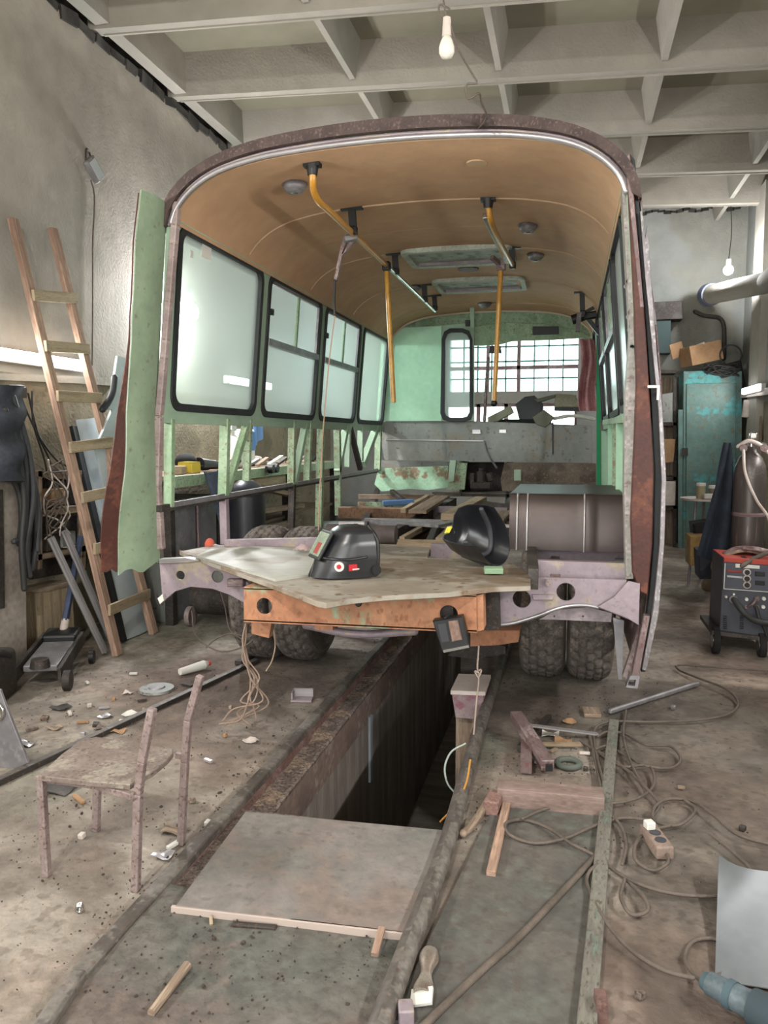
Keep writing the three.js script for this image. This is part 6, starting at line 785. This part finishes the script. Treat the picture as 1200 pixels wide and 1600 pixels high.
{ const g = thing('gas_cylinder', 'tall dark steel gas cylinder standing behind the welding machine', 'gas cylinder'); const c = onZ(1171, 760, -6.32), m = new THREE.Matrix4().makeTranslation(c.x, 0.02, -6.32); new B().lathe([[0, 0], [0.105, 0], [0.113, 0.02], [0.113, 1.18], [0.105, 1.27], [0.08, 1.34], [0.04, 1.38], [0.032, 1.42], [0, 1.42]], m, 32).mesh('body', M.cyl, g); const y = 1.42; new B().cyl(V(c.x, y, c.z), V(c.x, y + 0.1, c.z), 0.022, 0.02).cyl(V(c.x - 0.02, y + 0.06, c.z), V(c.x + 0.1, y + 0.03, c.z + 0.02), 0.016).box(c.x + 0.01, y + 0.1, c.z, 0.05, 0.05, 0.05, null, 0.01).mesh('valve', M.chrome, g); for (const s of [-1, 1]) new B().cyl(V(c.x + s * 0.07, y + 0.01, c.z + 0.06), V(c.x + s * 0.07, y + 0.01, c.z + 0.09), 0.028, 0.028, 18).mesh('gauge', M.oxide, g); new B().tube([V(c.x - 0.1, y + 0.02, c.z + 0.05), V(c.x - 0.04, y + 0.06, c.z + 0.07), V(c.x + 0.03, y + 0.04, c.z + 0.07), V(c.x + 0.1, y - 0.02, c.z + 0.05)], 0.016).mesh('regulator', M.pvc, g); new B().tube([V(c.x - 0.07, y - 0.01, c.z + 0.09), V(c.x - 0.06, 1.25, c.z + 0.13), V(c.x + 0.02, 1.05, c.z + 0.15), V(c.x + 0.12, 0.9, c.z + 0.12), V(c.x + 0.13, 0.6, c.z + 0.12)], 0.011, 40, 7).mesh('gas_hose', M.pvc, g); for (const h of [0.42, 0.9]) new B().lathe([[0.114, h], [0.117, h + 0.01], [0.117, h + 0.02], [0.114, h + 0.03]], m, 32).mesh('band', M.oxide, g); }
{ const j = thing('blue_jacket', 'long dark blue jacket hanging over the gas cylinder', 'jacket'); new B().slab(12, 20, (u, v) => { const p = onZ(1143 - 4 * v + (u - 1) * (10 + 38 * v), 692 + v * 195 * (0.9 + 0.1 * u), -6.38); p.z += 0.05 * Math.sin(u * 8 + v * 3) * (0.3 + v); return p; }, 0.03, 0.3, 0.9).mesh('coat', mat('#2f3843', '#262d36', { s: 0.3, n: 64, r: 0.95 }), j); }
{ const z = -6.6; one(new B().cyl(onY(1108, 914, 0.05), onZ(1140, 858, z), 0.075, 0.075, 22, true), 'cardboard_roll', M.woodlight, 'tan cardboard tube leaning beside the welding machine', 'cardboard tube'); one(new B().plateZ([[1112, 915], [1135, 880], [1160, 880], [1140, 935], [1128, 935]], z - 0.12, 0.01), 'yellow_board', mat('#a89a6a'), 'yellowish board behind the cardboard tube', 'board'); }
{ const z = -8.6; const t = thing('small_table', 'small round cluttered table in front of the turquoise locker', 'table'); const a = onZ(1104, 778, z); new B().cyl(V(a.x, a.y - 0.02, z), V(a.x, a.y, z), 0.26, 0.26, 24).mesh('top', M.pvc, t); for (const [dx, dz] of [[-0.16, 0.1], [0.17, 0.1], [0, -0.2]]) new B().cyl(V(a.x + dx, 0, z + dz), V(a.x + dx * 0.7, a.y - 0.02, z + dz * 0.7), 0.014).mesh('leg', M.steel, t);
  const jar = (u, dz, h, m, label) => { const p = onZ(u, 770, z + dz), g = thing('paint_jar', label, 'jar'); new B().cyl(V(p.x, a.y, z + dz), V(p.x, a.y + h, z + dz), 0.045, 0.045, 18).mesh('glass', m, g); new B().cyl(V(p.x, a.y + h, z + dz), V(p.x, a.y + h + 0.03, z + dz), 0.047, 0.045, 18).mesh('lid', M.whiteplastic, g); }; jar(1095, 0.1, 0.13, mat('#9a9173'), 'paint jar with tan stripe on the small table'); jar(1128, 0.08, 0.13, mat('#3f4540'), 'dark paint jar near the blue jacket'); jar(1114, 0.0, 0.1, mat('#7d6f63'), 'brown half-empty jar between two taller jars'); one(new B().box(onZ(1113, 774, z).x, a.y + 0.03, z + 0.16, 0.24, 0.05, 0.12, [0, 0.1, 0.03], 0.015), 'rag_pile', M.paper, 'crumpled white and pink rag at the table edge', 'rag');
  one(new B().plateZ([[1078, 838], [1110, 836], [1110, 882], [1078, 884]], z + 0.6, 0.3, null, 0.004), 'carton', mat('#9a7d4a', '#84693c', { s: 0.3, n: 64, r: 0.9 }), 'battered yellow-brown carton under the small table', 'carton'); one(new B().plateZ([[1082, 818], [1128, 812], [1130, 835], [1084, 838]], z + 0.4, 0.25, null, 0.02), 'dark_bag', M.blackmat, 'black bag lying on the yellow-brown carton', 'bag'); { const d = thing('dark_crate', 'dark crate between the carton and the cardboard tube', 'crate'); new B().plateZ([[1092, 862], [1128, 858], [1124, 905], [1094, 905]], -7.3, 0.3, null, 0.004).mesh('body', M.cloth, d); } }
{ const z = -11.3, g = thing('steel_locker', 'tall turquoise steel locker with flaking paint in the back corner', 'locker'); new B().plateZ([[1068, 580], [1156, 578], [1156, 858], [1066, 858]], z, 0.45, null, 0.005).mesh('body', M.turq, g); const dr = new B().plateZ([[1073, 600], [1150, 598], [1148, 850], [1072, 852]], z + 0.02, 0.02, null, 0.003).mesh('door', M.turq, g); new B().plateZ([[1066, 700], [1075, 700], [1075, 712], [1066, 712]], z + 0.06, 0.04).mesh('handle', M.darksteel, dr); new B().plateZ([[1150, 580], [1159, 580], [1159, 860], [1149, 860]], z + 0.01, 0.05).mesh('side_frame', M.turq, g); new B().plateZ([[1060, 640], [1067, 640], [1066, 858], [1060, 858]], z + 0.03, 0.04).mesh('side_frame', M.turq, g); }
{ const z = -11.35, b = thing('cardboard_box', 'dented brown cardboard box tipped on top of the turquoise locker', 'box'); const c = onZ(1096, 552, z); new B().box(c.x, c.y, z - 0.1, 0.44, 0.26, 0.36, [0, 0.3, 0.22], 0.006).mesh('carton', M.cardboard, b); new B().box(c.x - 0.05, c.y + 0.0, z + 0.088, 0.08, 0.06, 0.004, [0, 0.3, 0.22]).mesh('shipping_label', M.paper, b); new B().bar(V(c.x - 0.14, c.y + 0.07, z + 0.09), V(c.x + 0.02, c.y + 0.13, z + 0.085), 0.004, 0.025).mesh('tape', M.pvc, b); new B().box(c.x - 0.3, c.y + 0.06, z - 0.12, 0.2, 0.2, 0.02, [0, 0.5, 0.3]).mesh('flap', M.cardboard, b);
  const w = thing('wire_heap', 'black heap of old wire and hose on the turquoise locker', 'wire heap'); for (let i = 0; i < 9; i++) { const l = []; for (let k = 0; k < 7; k++) { const p = onZ(1096 + rnd(0, 62), 566 + rnd(0, 20) + (k % 2) * 4, z + rnd(0, 0.1)); l.push(p); } new B().tube(l, 0.014, 36, 6).mesh('loop', M.cableblack, w); } new B().tube(Array.from({ length: 12 }, (_, i) => onZ(1142 + 17 * Math.cos(i * 0.57), 555 + 16 * Math.sin(i * 0.57), z + 0.02)), 0.012, 40, 6, true).mesh('coil', M.cableblack, w); new B().plateZ([[1130, 570], [1158, 562], [1164, 600], [1152, 620], [1140, 592]], z + 0.02, 0.1, null, 0.02).mesh('cloth', M.blackmat, w); }
{ const g = thing('ventilation_duct', 'white ventilation duct running along the wall to the back corner', 'duct'); const a = onZ(1108, 461, -11.3), d = V(0.35, 0.0, 1).normalize(), e = onX(1200, 441, XR - 0.16); const f = e.clone().add(e.clone().sub(a).multiplyScalar(0.6)); new B().cyl(a, e, 0.125, 0.125, 26).mesh('pipe', M.white, g); new B().cyl(a.clone().add(a.clone().sub(e).normalize().multiplyScalar(0.03)), a.clone().lerp(e, 0.06), 0.15, 0.145, 26).mesh('flange', mat('#5c6272'), g); new B().cyl(e, V(XR - 0.16, e.y, -8.5), 0.125, 0.125, 26).mesh('pipe', M.white, g); new B().bar(a.clone().lerp(e, 0.5), V(XR, a.y - 0.02, a.clone().lerp(e, 0.5).z), 0.03, 0.03).mesh('strut', M.steel, g); }
{ const z = ZB + 0.3, g = thing('extractor_hood', 'dark grey extractor hood box fixed on the back wall', 'hood'); new B().plateZ([[1020, 472], [1065, 470], [1067, 498], [1020, 500]], z, 0.3, null, 0.005).mesh('hood', M.darksteel, g); new B().plateZ([[1020, 500], [1048, 500], [1048, 552], [1020, 552]], z - 0.04, 0.24, null, 0.005).mesh('cabinet', mat('#3f4f4e'), g);
  const s = thing('shelf_unit', 'narrow dark shelf rack with pale boxes behind the bus pillar', 'shelf'); const zz = -11.35; for (const v of [578, 660, 745, 790]) new B().plateZ([[1020, v], [1057, v], [1057, v + 5], [1020, v + 5]], zz, 0.35).mesh('shelf_board', M.darksteel, s); new B().plateZ([[1052, 590], [1057, 590], [1057, 858], [1052, 858]], zz, 0.05).mesh('upright', M.darksteel, s); new B().plateZ([[1020, 590], [1056, 590], [1056, 858], [1020, 858]], zz - 0.36, 0.02).mesh('back_panel', M.wood, s);
  one(new B().plateZ([[1034, 616], [1051, 613], [1051, 660], [1036, 660]], zz + 0.02, 0.2, null, 0.004), 'grey_case', M.greypanel, 'tall grey case on the upper shelf of the dark rack', 'case'); one(new B().plateZ([[1036, 686], [1056, 686], [1052, 722], [1036, 724]], zz + 0.02, 0.2, null, 0.004), 'tan_box', M.cardboard, 'tan box on the middle shelf of the dark rack', 'box'); one(new B().plateZ([[1034, 752], [1056, 752], [1055, 790], [1034, 790]], zz + 0.02, 0.2, null, 0.004), 'pale_box', M.pvc, 'pale box on the low shelf of the dark rack', 'box'); }
one(new B().tube([onZ(1086, 487, ZB + 0.1), onZ(1100, 493, ZB + 0.12), onZ(1124, 497, ZB + 0.12), onZ(1130, 505, ZB + 0.12), onZ(1131, 560, ZB + 0.12)], 0.03, 30, 8), 'wall_conduit', M.darksteel, 'dark bent conduit pipe on the back wall over the cardboard box', 'pipe');
{ const g = thing('wall_sprayer', 'pale hand sprayer hanging on the wall above the gas cylinder', 'sprayer'); const c = onX(1168, 640, XR - 0.1); new B().cyl(c.clone().add(V(0, 0.12, 0)), c.clone().add(V(-0.02, -0.1, 0)), 0.05, 0.05).mesh('body', M.pvc, g); new B().tube([c.clone().add(V(0, 0.12, 0)), c.clone().add(V(0.02, 0.25, 0)), c.clone().add(V(0.06, 0.3, 0))], 0.01).mesh('hook', M.steel, g); one(new B().plateX([[1162, 612], [1212, 605], [1212, 616], [1164, 622]], XR - 0.06, 0.06), 'wall_shelf', M.pvc, 'pale ledge below the short strip lamp', 'ledge'); one(new B().plateX([[1178, 650], [1190, 650], [1190, 690], [1178, 690]], XR - 0.03, 0.02), 'wood_board', M.wood, 'brown board fixed on the wall behind the gas cylinder valve', 'board'); }
{ // unlit bulb on its cable in front of the ceiling ribs
  const z = -3.35, c = onZ(698, 74, z), g = thing('hanging_bulb', 'unlit white bulb hanging on a twisted wire below the ceiling ribs', 'lamp'); new B().lathe([[0, -0.045], [0.022, -0.04], [0.032, -0.02], [0.032, 0.0], [0.024, 0.025], [0.014, 0.045], [0, 0.045]], new THREE.Matrix4().makeTranslation(c.x, c.y, c.z), 20).mesh('globe', mat('#d3cfc4'), g); new B().cyl(c.clone().add(V(0, 0.04, 0)), c.clone().add(V(0, 0.115, 0)), 0.02, 0.016).mesh('socket', M.pvc, g);
  new B().tube([c.clone().add(V(0, 0.11, 0)), c.clone().add(V(-0.015, 0.18, 0)), c.clone().add(V(-0.01, 0.4, 0)), V(c.x, ceilY(c.x) + 0.1, z + 0.03)], 0.004).mesh('wire', M.cable, g); new B().tube([c.clone().add(V(0.01, 0.11, 0)), c.clone().add(V(-0.03, 0.13, 0)), c.clone().add(V(-0.03, 0.17, 0)), c.clone().add(V(0.01, 0.15, 0))], 0.004).mesh('wire', M.cable, g);
  new B().tube([c.clone().add(V(0.01, 0.1, 0)), onZ(718, 80, z), onZ(742, 122, z - 0.1), onZ(746, 130, z - 0.1), onZ(729, 132, z - 0.1), onZ(732, 155, z - 0.1), onZ(747, 146, z - 0.1), onZ(752, 160, z - 0.2), onZ(760, 184, z - 0.4), V(-0.48, 2.985, -3.95)], 0.0045, 70, 6).mesh('wire', M.cable, g); }
settle();
console.log('textures', texCount, 'things', things.length);
renderer.render(scene, camera);
